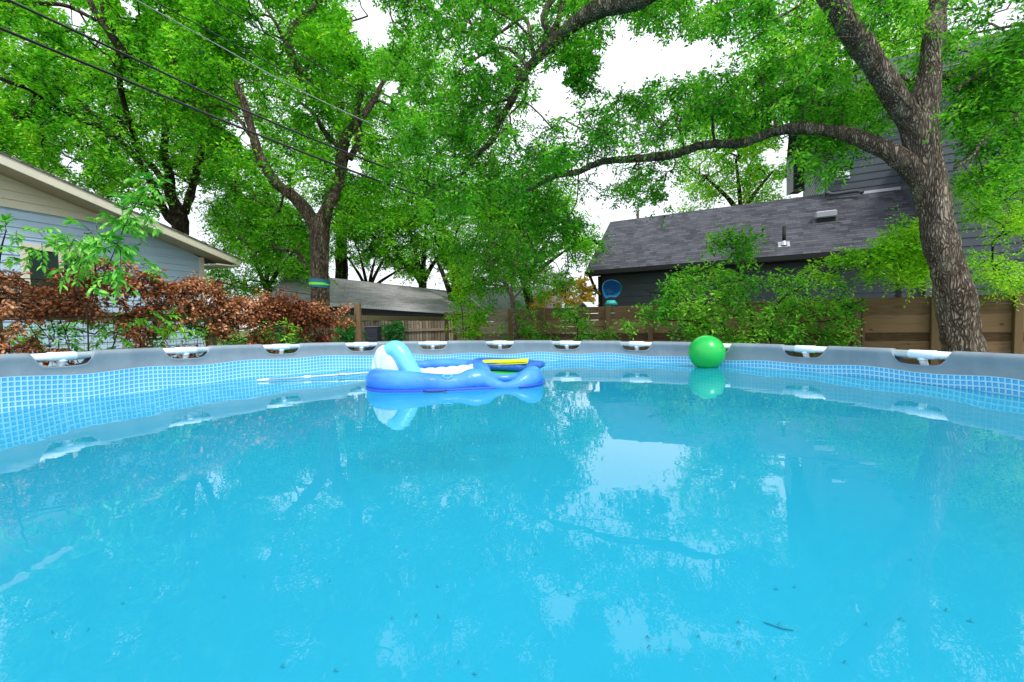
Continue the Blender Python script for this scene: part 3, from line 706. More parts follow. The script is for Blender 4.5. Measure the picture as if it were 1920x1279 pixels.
slabroof(m, a, b, c_, d_, .03); m.build('roof', SH_BROWN, bh)
m = MB(); m.box(HO + ZU * 0, HD, HN, ZU, (.02, .6), (-6, OV - .01), (3.08, 3.11)); m.build('eave_soffit', CREAM, bh)
# lattice vent in the gable
m = MB(); v0, v1 = -7.2, -3.0
def tri(l): return rk(l) - .12
m.add([HO + HN * .03 + HD * -7 + ZU * 4.28, HO + HN * .03 + HD * -3.9 + ZU * 4.28 - ZU * 0.0, HO + HN * .03 + HD * -7 + ZU * (tri(-7))], [(0, 1, 2)]); vb = m.build('gable_vent', BLACKTRIM, bh)
m = MB()
for i in range(30):
    l = -7 + i * .13; z0_, z1_ = 4.28, min(tri(l), 4.28 + 1.0)
    if z1_ > z0_: 
        A_ = HO + HN * .045 + HD * l + ZU * z0_; h_ = z1_ - z0_; m.segs([A_], [A_ + HD * h_ * .8 + ZU * h_ * .6], [.012], [.012], 4); m.segs([A_ + HD * .1], [A_ - HD * h_ * .5 + ZU * h_ * .9], [.012], [.012], 4)
m.box(HO, HD, HN, ZU, (-7, -3.8), (.026, .06), (4.2, 4.28)); m.build('lattice', CREAM, vb)
# its window
t0, t1 = lineX(46, HO, HD), lineX(186, HO, HD)
za, zb_ = 2.15, 3.02
wn = MB(); 
for a_, b_, c1, c2 in ((t0, t0 + .1, za - .1, zb_ + .1), (t1 - .1, t1, za - .1, zb_ + .1), (t0 + .1, t1 - .1, zb_, zb_ + .1), (t0 + .1, t1 - .1, za - .1, za), ((t0 + t1) / 2 - .03, (t0 + t1) / 2 + .03, za, zb_)): wn.box(HO, HD, HN, ZU, (a_, b_), (.02, .05), (c1, c2))
wo_ = wn.build('window', CREAM, bh); m = MB(); m.box(HO, HD, HN, ZU, (t0 + .08, t1 - .08), (.024, .030), (za, zb_)); m.build('pane', GLASS, wo_)

# charcoal house, right
EO = V3(2.48, 14.5, 0)
dh = thing('charcoal_house', 'charcoal lap-sided two-storey house with dark shingle roof behind the board fence', 'house', tuple(EO))
EV, RW, RZ = 3.08, 3.0, 5.22
TE = 8.6
def E(t, w_, z): return EO + FD * t + FN * w_ + ZU * z
m = MB(); slabroof(m, E(0, 0, EV), E(TE, 0, EV), E(TE, RW, RZ), E(0, RW, RZ), .05)
slabroof(m, E(0, 2 * RW, EV), E(TE, 2 * RW, EV), E(TE, RW + .003, RZ), E(0, RW + .003, RZ), .05)
m.build('low_roof', SH_DARK, dh)
m = MB(); m.box(EO, FD, FN, ZU, (-.02, TE), (-.06, -.002), (EV - .14, EV - .015)); m.box(EO, FD, FN, ZU, (-.02, TE), (0, .45), (EV - .16, EV - .13)); m.build('eave_fascia', BLACKTRIM, dh)
m = MB(); siding(m, EO + FN * .5, FD, -FN, .35, TE, 0, EV - .15, .2); m.box(EO, FD, FN, ZU, (.36, TE), (.51, 5.5), (0, EV - .2)); m.build('lower_wall', DARK_SIDING, dh)
for a_, b_, c1, c2 in ((.28, .40, .42, .52), (3.9, 3.98, .455, .475), (8.0, 8.1, .455, .475)):
    m = MB(); m.box(EO, FD, FN, ZU, (a_, b_), (c1, c2), (0, EV - .17)); m.build('corner_board', BLACKTRIM, dh)
m = MB(); m.tube(spline([E(.1, .1, EV - .15), E(.12, .25, EV - .3), E(.2, .4, EV - .62), E(.3, .45, EV - .75)], 5), .05, 8); m.build('eave_bracket', BLACKTRIM, dh)
UW = 2.72; UZ = EV + (RZ - EV) * UW / RW
tu = lineX(1545, E(0, UW, 0), FD)
UT = 7.7
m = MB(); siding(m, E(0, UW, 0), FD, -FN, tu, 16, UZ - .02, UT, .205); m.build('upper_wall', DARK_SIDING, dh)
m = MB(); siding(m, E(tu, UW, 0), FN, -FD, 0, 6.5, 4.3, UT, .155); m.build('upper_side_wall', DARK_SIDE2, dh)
m = MB(); m.box(E(0, UW, 0), FD, FN, ZU, (tu + .9, 16), (-.07, -.025), (UZ - .03, UZ + .05)); m.build('flashing', METAL, dh)
m = MB(); m.box(E(0, UW, 0), FD, FN, ZU, (tu - .55, 16.5), (-.5, 7), (UT, UT + .12)); m.build('upper_soffit', BLACKTRIM, dh)
m = MB(); slabroof(m, E(tu - .6, UW - .6, UT + .13), E(17, UW - .6, UT + .13), E(17, UW + 3.6, UT + 2.6), E(tu - .6, UW + 3.6, UT + 2.6), .05)
slabroof(m, E(17, UW + 7.8, UT + .13), E(tu - .6, UW + 7.8, UT + .13), E(tu - .6, UW + 3.603, UT + 2.6), E(17, UW + 3.603, UT + 2.6), .05); m.build('upper_roof', SH_DARK, dh)
# dark hanging bay at the side of the upper storey
c0 = P(1488, 358, 15.6); zt = 7.0
m = MB(); m.box(V3(c0[0], c0[1], 0), nrm(V3(1, -.2, 0)), nrm(V3(.2, 1, 0)), ZU, (0, .34), (0, .5), (c0[2], zt)); b_ = m.build('side_bay', BLACKTRIM, dh)
m = MB(); m.box(V3(c0[0], c0[1], 0), nrm(V3(1, -.2, 0)), nrm(V3(.2, 1, 0)), ZU, (-.04, -.003), (-.06, .5), (c0[2] - .03, zt)); m.box(V3(c0[0], c0[1], 0), nrm(V3(1, -.2, 0)), nrm(V3(.2, 1, 0)), ZU, (0, .34), (-.05, -.003), (c0[2] - .03, c0[2] + .05)); m.build('bay_trim', DGUT, b_)
# right wing wall
tw = 8.55
m = MB(); siding(m, E(0, .35, 0), FD, -FN, tw, 20, 0, 6.0, .2); m.box(EO, FD, FN, ZU, (tw, 20), (.355, 6), (0, 5.95)); m.build('wing_wall', DARK_SIDING, dh)
m = MB(); m.box(EO, FD, FN, ZU, (tw - .04, tw + .05), (.30, .34), (0, 6)); m.build('wing_corner_board', DGUT, dh)
# downspout with elbow
m = MB(); pts = [E(tu + .02, UW - .10, UT - .1), E(tu + .02, UW - .10, UZ + .32), E(tu + .05, UW - .12, UZ + .14), E(tu + .2, UW - .16, UZ + .06), E(tu + .62, UW - .2, UZ + .06), E(tu + .78, UW - .26, UZ + .03), E(tu + .84, UW - .36, UZ - .04)]
s = spline(pts, 5); m.tube(s, .055, 12); m.build('downspout', DGUT, dh, smooth=True)
# wall vent
tv = lineX(1563, E(0, UW, 0), FD); zv = P(1570, 320, E(tv, UW, 0)[1])[2]
m = MB(); ov = E(tv, UW, 0); hw = .33
pts = [ov - FN * .03 + ZU * zv, ov + FD * hw - FN * .03 + ZU * zv, ov + FD * hw - FN * .2 + ZU * (zv - .24), ov - FN * .2 + ZU * (zv - .24), ov - FN * .03 + ZU * (zv - .24), ov + FD * hw - FN * .03 + ZU * (zv - .24)]
m.add(pts, [(0, 1, 2, 3), (0, 3, 4), (1, 5, 2)]); m.box(ov, FD, FN, ZU, (-.03, hw + .03), (-.05, -.026), (zv - .30, zv - .245)); m.build('wall_vent', METAL, dh)
# roof vent and pipe on the low roof
def onroof(px, py):
    d = RC * ((px - 960) / FPX) + UC * ((639.5 - py) / FPX) + FW; a = E(0, 0, EV); nn_ = nrm(np.cross(FD, FN * RW + ZU * (RZ - EV))); s = ((a - CAM) @ nn_) / (d @ nn_); return CAM + d * s
GREYHOOD = mat('grey_hood_metal', (0.36, 0.37, 0.42), 0.45, 0.5)
q = onroof(1549, 418); rs = nrm(FN * RW + ZU * (RZ - EV)); rn = np.cross(FD, rs); rn = rn if rn[2] > 0 else -rn
m = MB(); m.box(q, FD, FN, ZU, (-.22, .22), (.02, .5), (.0, .20)); vv = m.build('roof_vent', BLACKTRIM, dh)
m = MB(); m.bbox(q, FD, FN, ZU, (-.25, .25), (-.05, .46), (.15, .34), .03); m.build('vent_hood', GREYHOOD, vv)
m = MB(); m.box(q, FD, rs, rn, (-.32, .30), (-.07, .4), (.004, .012)); m.build('vent_flashing', DGUT, vv)
q = onroof(1470, 460); m = MB(); m.tube([q - ZU * .02, q + ZU * .52], .045, 12); pp = m.build('vent_pipe', BLACKTRIM, dh, smooth=True)
m = MB(); m.tube([q, q + ZU * .12], [.09, .05], 12); m.box(q, FD, rs, rn, (-.14, .14), (-.1, .18), (.004, .012)); m.build('pipe_boot', METAL, pp)
q = P(1196, 412, 19); m = MB(); m.tube([V3(q[0], q[1], 0), V3(q[0], q[1], q[2] + .35)], .06, 8); tag(m.build('utility_pole', POSTW), 'short tip of a wooden pole showing above the charcoal roof ridge', 'pole')

# grey roofed garage, centre left
gh = thing('grey_garage', 'long low garage with worn grey shingle roof behind the picket fence', 'garage', tuple(P(700, 600, 15)*V3(1,1,0)))
a = P(520, 562, 14.0); b = P(872, 589, 16.5); zE = 1.9
def at_z(x, y, z):
    d = RC * ((x - 960) / FPX) + UC * ((639.5 - y) / FPX) + FW; return CAM + d * ((z - CAM[2]) / d[2])
a = P(500, 560, 13.0); b = P(905, 588, 17.0); c_ = P(905, 552, 20.5); d_ = P(540, 512, 17.0)
m = MB(); slabroof(m, a, b, c_, d_, .05); m.build('roof', SH_GREY, gh)
m = MB(); dd = nrm(V3(*(b - a)[:2], 0)); nn2 = np.cross(ZU, dd); nn2 = nn2 if nn2[1] > 0 else -nn2
L = np.linalg.norm((b - a)[:2]); o = V3(a[0], a[1], 0)

for t_ in range(12):
    u0, u1 = t_ / 12, (t_ + 1) / 12; pa_, pb_ = a + (b - a) * u0 + nn2 * .3 - ZU * .07, a + (b - a) * u1 + nn2 * .3 - ZU * .07
    m.add([V3(*pa_[:2], 0), V3(*pb_[:2], 0), pb_, pa_], [(0, 1, 2, 3)])
m.box(o, dd, nn2, ZU, (.1, L - .1), (.32, 3), (0, 1.6)); m.build('wall', paint('garage_dark_wall', (0.05, 0.05, 0.055)), gh)
m = MB(); m.box(a, nrm(b - a), nn2, np.cross(nrm(b - a), nn2) if np.cross(nrm(b - a), nn2)[2] > 0 else -np.cross(nrm(b - a), nn2), (0, np.linalg.norm(b - a)), (-.05, -.002), (-.10, .0)); m.build('fascia', WHITEW, gh)
# pale hipped roof beside it
ph = thing('pale_roofed_shed', 'low shed with pale grey roof between the garage and the small tree', 'shed', tuple(P(940, 600, 17)*V3(1,1,0)))
a = P(918, 592, 15.5); b = P(1060, 590, 15.2); c_ = P(1030, 536, 18.5); d_ = P(860, 540, 19.0)
m = MB(); slabroof(m, a, b, c_, d_, .05); m.build('roof', SH_PALE, ph)
m = MB(); dd = nrm(V3(*(b - a)[:2], 0)); m.box(V3(a[0], a[1], 0), dd, V3(-dd[1], dd[0], 0), ZU, (.1, 2.5), (.3, 3.0), (0, min(a[2], b[2]) - .08)); m.build('wall', GREYW, ph)
m = MB(); m.segs([P(862, 541, 18.9)], [P(918, 591, 15.45)], [.03], [.03], 6); m.build('edge_flashing', WHITEW, ph)
q = P(868, 546, 18); m = MB(); m.box(q, X0, V3(0, 1, 0), ZU, (-.3, .3), (0, .3), (-.25, .25)); m.build('dormer_box', BLACKTRIM, ph)
# small far white house
fh = thing('white_house', 'small far white house with grey roof left of the charcoal house', 'house', tuple(P(1030, 600, 27)*V3(1,1,0)))
m = MB(); a = P(975, 516, 27); b = P(1062, 541, 25); slabroof(m, a, b, b + V3(1.5, 5, .8), a + V3(1.5, 5, 1.0), .12); m.build('roof', SH_BROWN, fh)
m = MB(); dd = nrm(V3(*(b - a)[:2], 0)); nn2 = V3(-dd[1], dd[0], 0); m.box(V3(a[0], a[1], 0), dd, nn2, ZU, (.3, 2.7), (.4, 4), (0, 3.3)); m.build('wall', WHITEW, fh)
m = MB(); m.box(V3(a[0], a[1], 0), dd, nn2, ZU, (.5, 1.2), (.36, .396), (2.2, 3.1)); m.build('window', GLASS, fh)
# little white-roofed birdhouse on the fence line
q = P(1092, 566, 11.2); bhs = thing('birdhouse', 'small white peaked birdhouse standing just above the board fence', 'birdhouse', (q[0], q[1], 0))
m = MB(); u_ = nrm(V3(1, -.1, 0)); v_ = V3(.1, 1, 0)
for s in (-1, 1): m.add([q, q + u_ * .13 * s - ZU * .13, q + u_ * .13 * s - ZU * .13 + v_ * .35 + X0 * .25, q + v_ * .35 + X0 * .25], [(0, 1, 2, 3)])
m.build('roof', WHITEP, bhs); m = MB(); m.box(q, u_, v_, ZU, (-.08, .08), (.03, .3), (-.3, -.09)); m.build('box', BLACKTRIM, bhs)
m = MB(); m.tube([V3(q[0], q[1] + .15, 0), V3(q[0], q[1] + .15, q[2] - .3)], .03, 8); m.build('stake', POSTW, bhs)
# blue scoop chair on teal base
q = P(1146, 546, 11.6); bcx = thing('scoop_chair', 'rounded blue plastic scoop seat on a teal base beyond the board fence', 'chair', (q[0], q[1], 0))
m = MB(); G = np.zeros((20, 25, 3))
for i in range(20):
    for j in range(25):
        u = i / 19; a_ = 2 * pi * j / 24; rr = .235 * (1 + .05 * cos(2 * a_)) * (1 + .14 * sin(a_) + .06 * cos(3 * a_ + .6)) * u ** .8
        G[i, j] = q + V3(rr * cos(a_) * (1 + .25 * sin(a_)) + .03 * sin(a_), .26 * (1 - u * u) + .03 * cos(a_ * 3) * u, rr * 1.12 * (sin(a_) if sin(a_) > -.75 else -.75))
m.grid(G); s_ = m.build('shell', mat('deep_blue_plastic', (0.02, 0.16, 0.36), 0.3), bcx, smooth=True)
m = MB(); m.tube(G[-1][:-1], .007, 6, close=True); m.build('rim', mat('light_blue_plastic', (0.03, 0.19, 0.38), 0.3), s_, smooth=True)
m = MB(); m.tube([q + V3(0, .05, -.24), q + V3(0, .05, -.36)], [.10, .19], 20); m.tube([q + V3(0, .05, -.36), V3(q[0], q[1] + .05, 0)], [.10, .12], 12); m.build('base', mat('teal_plastic', (0.05, 0.5, 0.48), 0.4), bcx, smooth=True)

# ------------------------------------------------------------ power lines
cb = mat('black_cable', (0.012, 0.012, 0.014), 0.5); cg = mat('grey_cable', (0.30, 0.31, 0.33), 0.4)
def cable(label, pts, r, mt):
    m = MB(); m.tube(spline([P(*p) for p in pts], 8), r, 6); tag(m.build('power_line', mt), label, 'cable', 'power lines crossing above the left trees')
cable('thick black power line, lowest of the lines and nearest the blue house', [(-140, -5, 5.2), (0, 53, 6), (230, 148, 7.6), (460, 243, 8.8), (690, 332, 9.6), (860, 392, 10.4)], .022, cb)
cable('thick black power line crossing just above the lowest line', [(-100, -50, 5.2), (15, 0, 6), (230, 100, 7.6), (450, 203, 8.8), (680, 298, 9.6), (860, 362, 10.4)], .020, cb)
cable('pale grey line, middle of the five overhead lines', [(150, -55, 6), (255, 0, 7), (400, 80, 8), (560, 168, 8.8), (720, 243, 9.3), (880, 310, 10)], .009, cg)
cable('thin black line running just above the pale grey line', [(180, -55, 6), (285, 0, 7), (430, 78, 8), (580, 158, 8.8), (725, 232, 9.3), (880, 300, 10)], .009, cb)
cable('thin black line, highest and furthest right of the five lines', [(300, -58, 6), (398, 0, 7), (500, 63, 8), (600, 125, 8.8), (700, 184, 9.3), (860, 262, 10)], .009, cb)

# ------------------------------------------------------------ foliage engine
def inpoly(x, y, poly):
    p = np.asarray(poly, float); ins = np.zeros(len(x), bool); j = len(p) - 1
    for i in range(len(p)):
        c = ((p[i, 1] > y) != (p[j, 1] > y)) & (x < (p[j, 0] - p[i, 0]) * (y - p[i, 1]) / (p[j, 1] - p[i, 1] + 1e-9) + p[i, 0]); ins ^= c; j = i
    return ins
GAPS = [
 [(1116, 89), (1150, 60), (1178, 15), (1186, 73), (1240, 72), (1301, 66), (1336, 72), (1372, 84), (1340, 127), (1270, 142), (1216, 158), (1162, 178), (1135, 196), (1108, 146)],
 [(1028, 118), (1047, 108), (1068, 139), (1074, 185), (1047, 200), (1012, 225), (990, 240), (1000, 193), (1008, 140)],
 [(1083, 372), (1130, 372), (1180, 395), (1240, 385), (1262, 340), (1280, 310), (1270, 385), (1235, 412), (1147, 425), (1120, 440), (1100, 410)],
 [(1438, 268), (1488, 272), (1478, 300), (1448, 312), (1425, 292)],
 [(1455, 335), (1487, 330), (1487, 368), (1462, 366)],
 [(1032, 480), (1062, 470), (1075, 500), (1050, 512), (1030, 505)],
 [(640, 5), (690, -10), (740, 20), (735, 70), (700, 105), (670, 80)],
 [(218, -10), (262, -10), (258, 30), (232, 36)], [(105, 8), (150, 2), (182, 45), (140, 56), (112, 30)], [(160, 58), (192, 62), (188, 90), (165, 86)],
 [(107, 287), (150, 285), (158, 320), (120, 326)], [(355, 338), (382, 336), (378, 372), (358, 372)], [(440, 235), (486, 240), (480, 280), (446, 272)],
 [(634, 268), (660, 262), (682, 300), (668, 332), (640, 318)], [(622, 488), (660, 485), (680, 520), (625, 520)], [(700, 495), (735, 500), (735, 530), (700, 524)], [(798, 490), (835, 498), (826, 535), (800, 530)],
 [(708, 140), (760, 150), (742, 190), (712, 178)], [(2, 300), (2, 301), (3, 300)], [(870, 20), (905, 15), (900, 40), (875, 42)], [(905, 100), (935, 105), (925, 140), (900, 130)], [(985, 40), (1008, 30), (1000, 55), (980, 60)],
 [(1505, 60), (1520, 62), (1520, 76), (1506, 76)], [(1845, 18), (1915, -10), (1915, 45), (1860, 48)], [(1380, 282), (1400, 285), (1395, 310), (1376, 305)],
]
def gapmask(pts, grow=0.0):
    x, y = proj(pts); bad = np.zeros(len(x), bool)
    x0_, y0_ = x, y; x = x + 8 * np.sin(y0_ * .13 + 1) + 6 * np.sin(y0_ * .31 + x0_ * .11) + rng.normal(size=len(x)) * 3; y = y + 8 * np.sin(x0_ * .12) + 6 * np.sin(x0_ * .29 + y0_ * .17) + rng.normal(size=len(x)) * 3
    for g_ in GAPS:
        p = np.array(g_, float); c = p.mean(0); p = c + (p - c) * (1 + grow); bad |= inpoly(x, y, p)
    return bad
def noise3(p, s, seed=0):
    q = p * s; return (np.sin(q[:, 0] * 1.7 + seed) + np.sin(q[:, 1] * 2.1 + q[:, 0] * .7 + seed * 2) + np.sin(q[:, 2] * 2.3 + q[:, 1] * .9 + seed * 3) + np.sin((q[:, 0] + q[:, 2]) * 3.1 + seed)) / 4
def scatter(poly, Y0, Y1, n, keepnoise=None, seed=0, grow=0.0):
    """clump centres: spread through the volume whose outline is poly, Y0..Y1 away"""
    p = np.asarray(poly, float); lo, hi = p.min(0), p.max(0); out = []
    while len(out) < n:
        m = n * 3; x = rng.uniform(lo[0], hi[0], m); y = rng.uniform(lo[1], hi[1], m); k_ = inpoly(x, y, p); x, y = x[k_], y[k_]
        Y = rng.uniform(Y0, Y1, len(x)); q = np.array([P(a, b, c) for a, b, c in zip(x, y, Y)])
        if len(q) == 0: continue
        k_ = ~gapmask(q, grow) & (q[:, 2] > .25)
        if keepnoise is not None: k_ &= noise3(q, keepnoise[0], seed) > keepnoise[1]
        out += list(q[k_])
    return np.array(out[:n])
def leaves(centers, crad, nspray, nleaf, size, droop=0.25, up=0.55, seedmask=True, wide=.42, spray=.9, folded=False, flat=.6):
    """returns twig segments and leaf quads"""
    n = len(centers); S = n * nspray
    c = np.repeat(centers, nspray, 0)
    d = rng.normal(size=(S, 3)); d[:, 2] *= .55; d = nrm(d)
    st = c + d * (rng.random((S, 1)) * crad * .35)
    d2 = nrm(d + rng.normal(size=(S, 3)) * .45 + [[0, 0, -droop]])
    L = crad * spray * rng.uniform(.55, 1.15, (S, 1))
    en = st + d2 * L
    t = (np.arange(nleaf) + .6) / nleaf
    pos = st[:, None] + (en - st)[:, None] * t[None, :, None] + rng.normal(size=(S, nleaf, 3)) * size * .25
    pos[..., 2] -= (t[None] ** 2) * L * .22
    side = np.where(np.arange(nleaf) % 2 == 0, 1.0, -1.0)
    lat = nrm(np.cross(d2, np.tile([[0, 0, 1.0]], (S, 1))) + 1e-6)
    ld = nrm(d2[:, None] * .65 + lat[:, None] * side[None, :, None] * .9 + rng.normal(size=(S, nleaf, 3)) * .38 + np.array([0, 0, -droop * .6]))
    nor = nrm(rng.normal(size=(S, nleaf, 3)) * (1 - flat) * 1.3 + np.array([0, 0, up * 1.6]))
    sz = size * rng.uniform(.6, 1.25, (S, nleaf, 1))
    pos = pos.reshape(-1, 3); ld = ld.reshape(-1, 3); nor = nor.reshape(-1, 3); sz = sz.reshape(-1, 1)
    keep = np.ones(len(pos), bool)
    if seedmask: keep = ~gapmask(pos, -.12)
    pos, ld, nor, sz = pos[keep], ld[keep], nor[keep], sz[keep]
    sd_ = nrm(np.cross(ld, nor)); nn_ = np.cross(sd_, ld)
    if folded:
        a = pos; b1 = pos + ld * sz * .32 - sd_ * sz * wide * .46 + nn_ * sz * .05; b2 = pos + ld * sz * .68 - sd_ * sz * wide * .40 + nn_ * sz * .03; e = pos + ld * sz - nn_ * sz * .10
        c2 = pos + ld * sz * .68 + sd_ * sz * wide * .40 + nn_ * sz * .03; c1 = pos + ld * sz * .32 + sd_ * sz * wide * .46 + nn_ * sz * .05; mi = pos + ld * sz * .5
        v = np.stack([a, b1, b2, e, c2, c1, mi], 1).reshape(-1, 3); k_ = np.arange(len(pos))[:, None] * 7
        f = np.concatenate([k_ + np.array([[0, 1, 6, 5]]), k_ + np.array([[1, 2, 6, 6]])[:, :4]], 0)
        tri_ = (k_[:, :, None] + np.array([[0, 1, 6], [1, 2, 6], [2, 3, 6], [3, 4, 6], [4, 5, 6], [5, 0, 6]])[None]).reshape(-1, 3)
        return (st, en), (v, tri_)
    a = pos; b = pos + ld * sz * .45 - sd_ * sz * wide * .5 + nn_ * sz * .06; e = pos + ld * sz; c_ = pos + ld * sz * .45 + sd_ * sz * wide * .5 + nn_ * sz * .06
    v = np.stack([a, b, e, c_], 1).reshape(-1, 3); f = np.arange(len(pos))[:, None] * 4 + np.arange(4)[None]
    return (st, en), (v, f)
def thin_front(lv, lf, nodes):
    """thin the leaves that would bury the main limbs"""
    nd = nodes[nodes[:, 3] > .035]
    if len(nd) == 0: return lv, lf
    nx, ny = proj(nd[:, :3]); nr_ = nd[:, 3] / nd[:, 1] * FPX + 3
    c = lv[lf[:, 0]]; x, y = proj(c); drop = np.zeros(len(c), bool)
    for i in range(len(nd)):
        drop |= (np.abs(x - nx[i]) < nr_[i]) & (np.abs(y - ny[i]) < nr_[i]) & (c[:, 1] < nd[i, 1])
    keep = ~drop | (rng.random(len(c)) < .22)
    return lv, lf[keep]
def tree(name, label, group, base, limbs, clumps, lmat, bmat, crad=.32, nspray=9, nleaf=11, size=.05, nside=12, rtwig=.0045, maxr=.05, lump=.02, cat='tree', thick=1.0, fine=9, **lk):
    """limbs: lists of (x px, y px, distance, radius m); clumps: arrays of centres"""
    root = thing(name, label, cat, tuple(base), group)
    tm = MB(); nodes = []
    for l in limbs:
        w_ = np.array([list(P(a, b, c)) + [r_ * .97 / math.sqrt(1 + min(abs(a - 960), 960) ** 2 / FPX ** 2)] for a, b, c, r_ in l]); s = spline(w_, fine if l[0][3] > .1 else 7); s[:, 3] = np.maximum(s[:, 3], .004)
        s[1:-1, :3] += rng.normal(size=(len(s) - 2, 3)) * s[1:-1, 3:4] * np.where(s[1:-1, 3:4] > .06, .0 if l[0][3] > .1 else .03, .08)
        tm.tube(s[:, :3], s[:, 3], nside if s[0, 3] > .05 else 8, lump=lump); nodes += [tuple(q) for q in s[len(s) // 8:]]
    nodes = np.array(nodes)
    if len(clumps):
        cl = np.asarray(clumps); NP = nodes[:, :3].copy(); cost = np.zeros(len(NP)); par = [-1] * len(NP)
        dm = np.linalg.norm(cl[:, None] - NP[None], axis=2).min(1); order = np.argsort(dm)
        nb = len(NP); P_ = list(NP); PC = list(cost); parent = [-1] * nb; seg = []
        arr = np.zeros((nb + len(cl) * 3, 3)); arr[:nb] = NP; cs = np.zeros(len(arr)); par = -np.ones(len(arr), int); cnt = nb
        for i in order:
            q = cl[i]; dd_ = np.linalg.norm(arr[:cnt] - q, axis=1); j = int(np.argmin(dd_ + .35 * cs[:cnt])); p0 = arr[j]; L = dd_[j]
            bend = rng.normal(size=3) * L * .10 + V3(0, 0, L * .07)
            m1_ = p0 + (q - p0) * .36 + bend; m2_ = p0 + (q - p0) * .7 + bend * .8
            for h_, pt in enumerate((m1_, m2_, q)):
                arr[cnt] = pt; par[cnt] = j if h_ == 0 else cnt - 1; cs[cnt] = cs[j] + L * (h_ + 1) / 3; cnt += 1
        w_ = np.zeros(cnt); w_[nb + 2::3] = 1
        for i in range(cnt - 1, nb - 1, -1):
            if par[i] >= nb: w_[par[i]] += w_[i]
        idx = np.arange(nb, cnt); rr = np.minimum(rtwig * w_[idx] ** .48, maxr) * thick; pj = par[idx]
        ra = np.where(pj >= nb, np.minimum(rtwig * np.maximum(w_[np.maximum(pj, 0)], 1) ** .48, maxr) * thick, rr * 1.15); ra = np.minimum(ra, rr * 1.5)
        big = rr > .012
        for msk, k_ in ((big, 6), (~big, 4)):
            tm.segs(arr[pj[msk]], arr[idx[msk]], ra[msk], rr[msk], k_)
        (s0, e0), (lv, lf) = leaves(cl, crad, nspray, nleaf, size, **lk)
        kk_ = (rng.random(len(s0)) < .6) & ~gapmask(e0, -.05) & ~gapmask(s0, -.05)
        if lf.shape[1] == 4: lv, lf = thin_front(lv, lf, nodes)
        tm.segs(s0[kk_], e0[kk_], rtwig * .45, rtwig * .25, 3)
    tm.build('trunk', bmat, root, smooth=True)
    if len(clumps): cm = MB(); cm.arr(lv, lf); cm.build('crown', lmat, root)
    return root
def base_of(x, y, Y): q = P(x, y, Y); return (q[0], q[1], 0)
def gnd(x, Y): q = P(x, 640, Y); return q
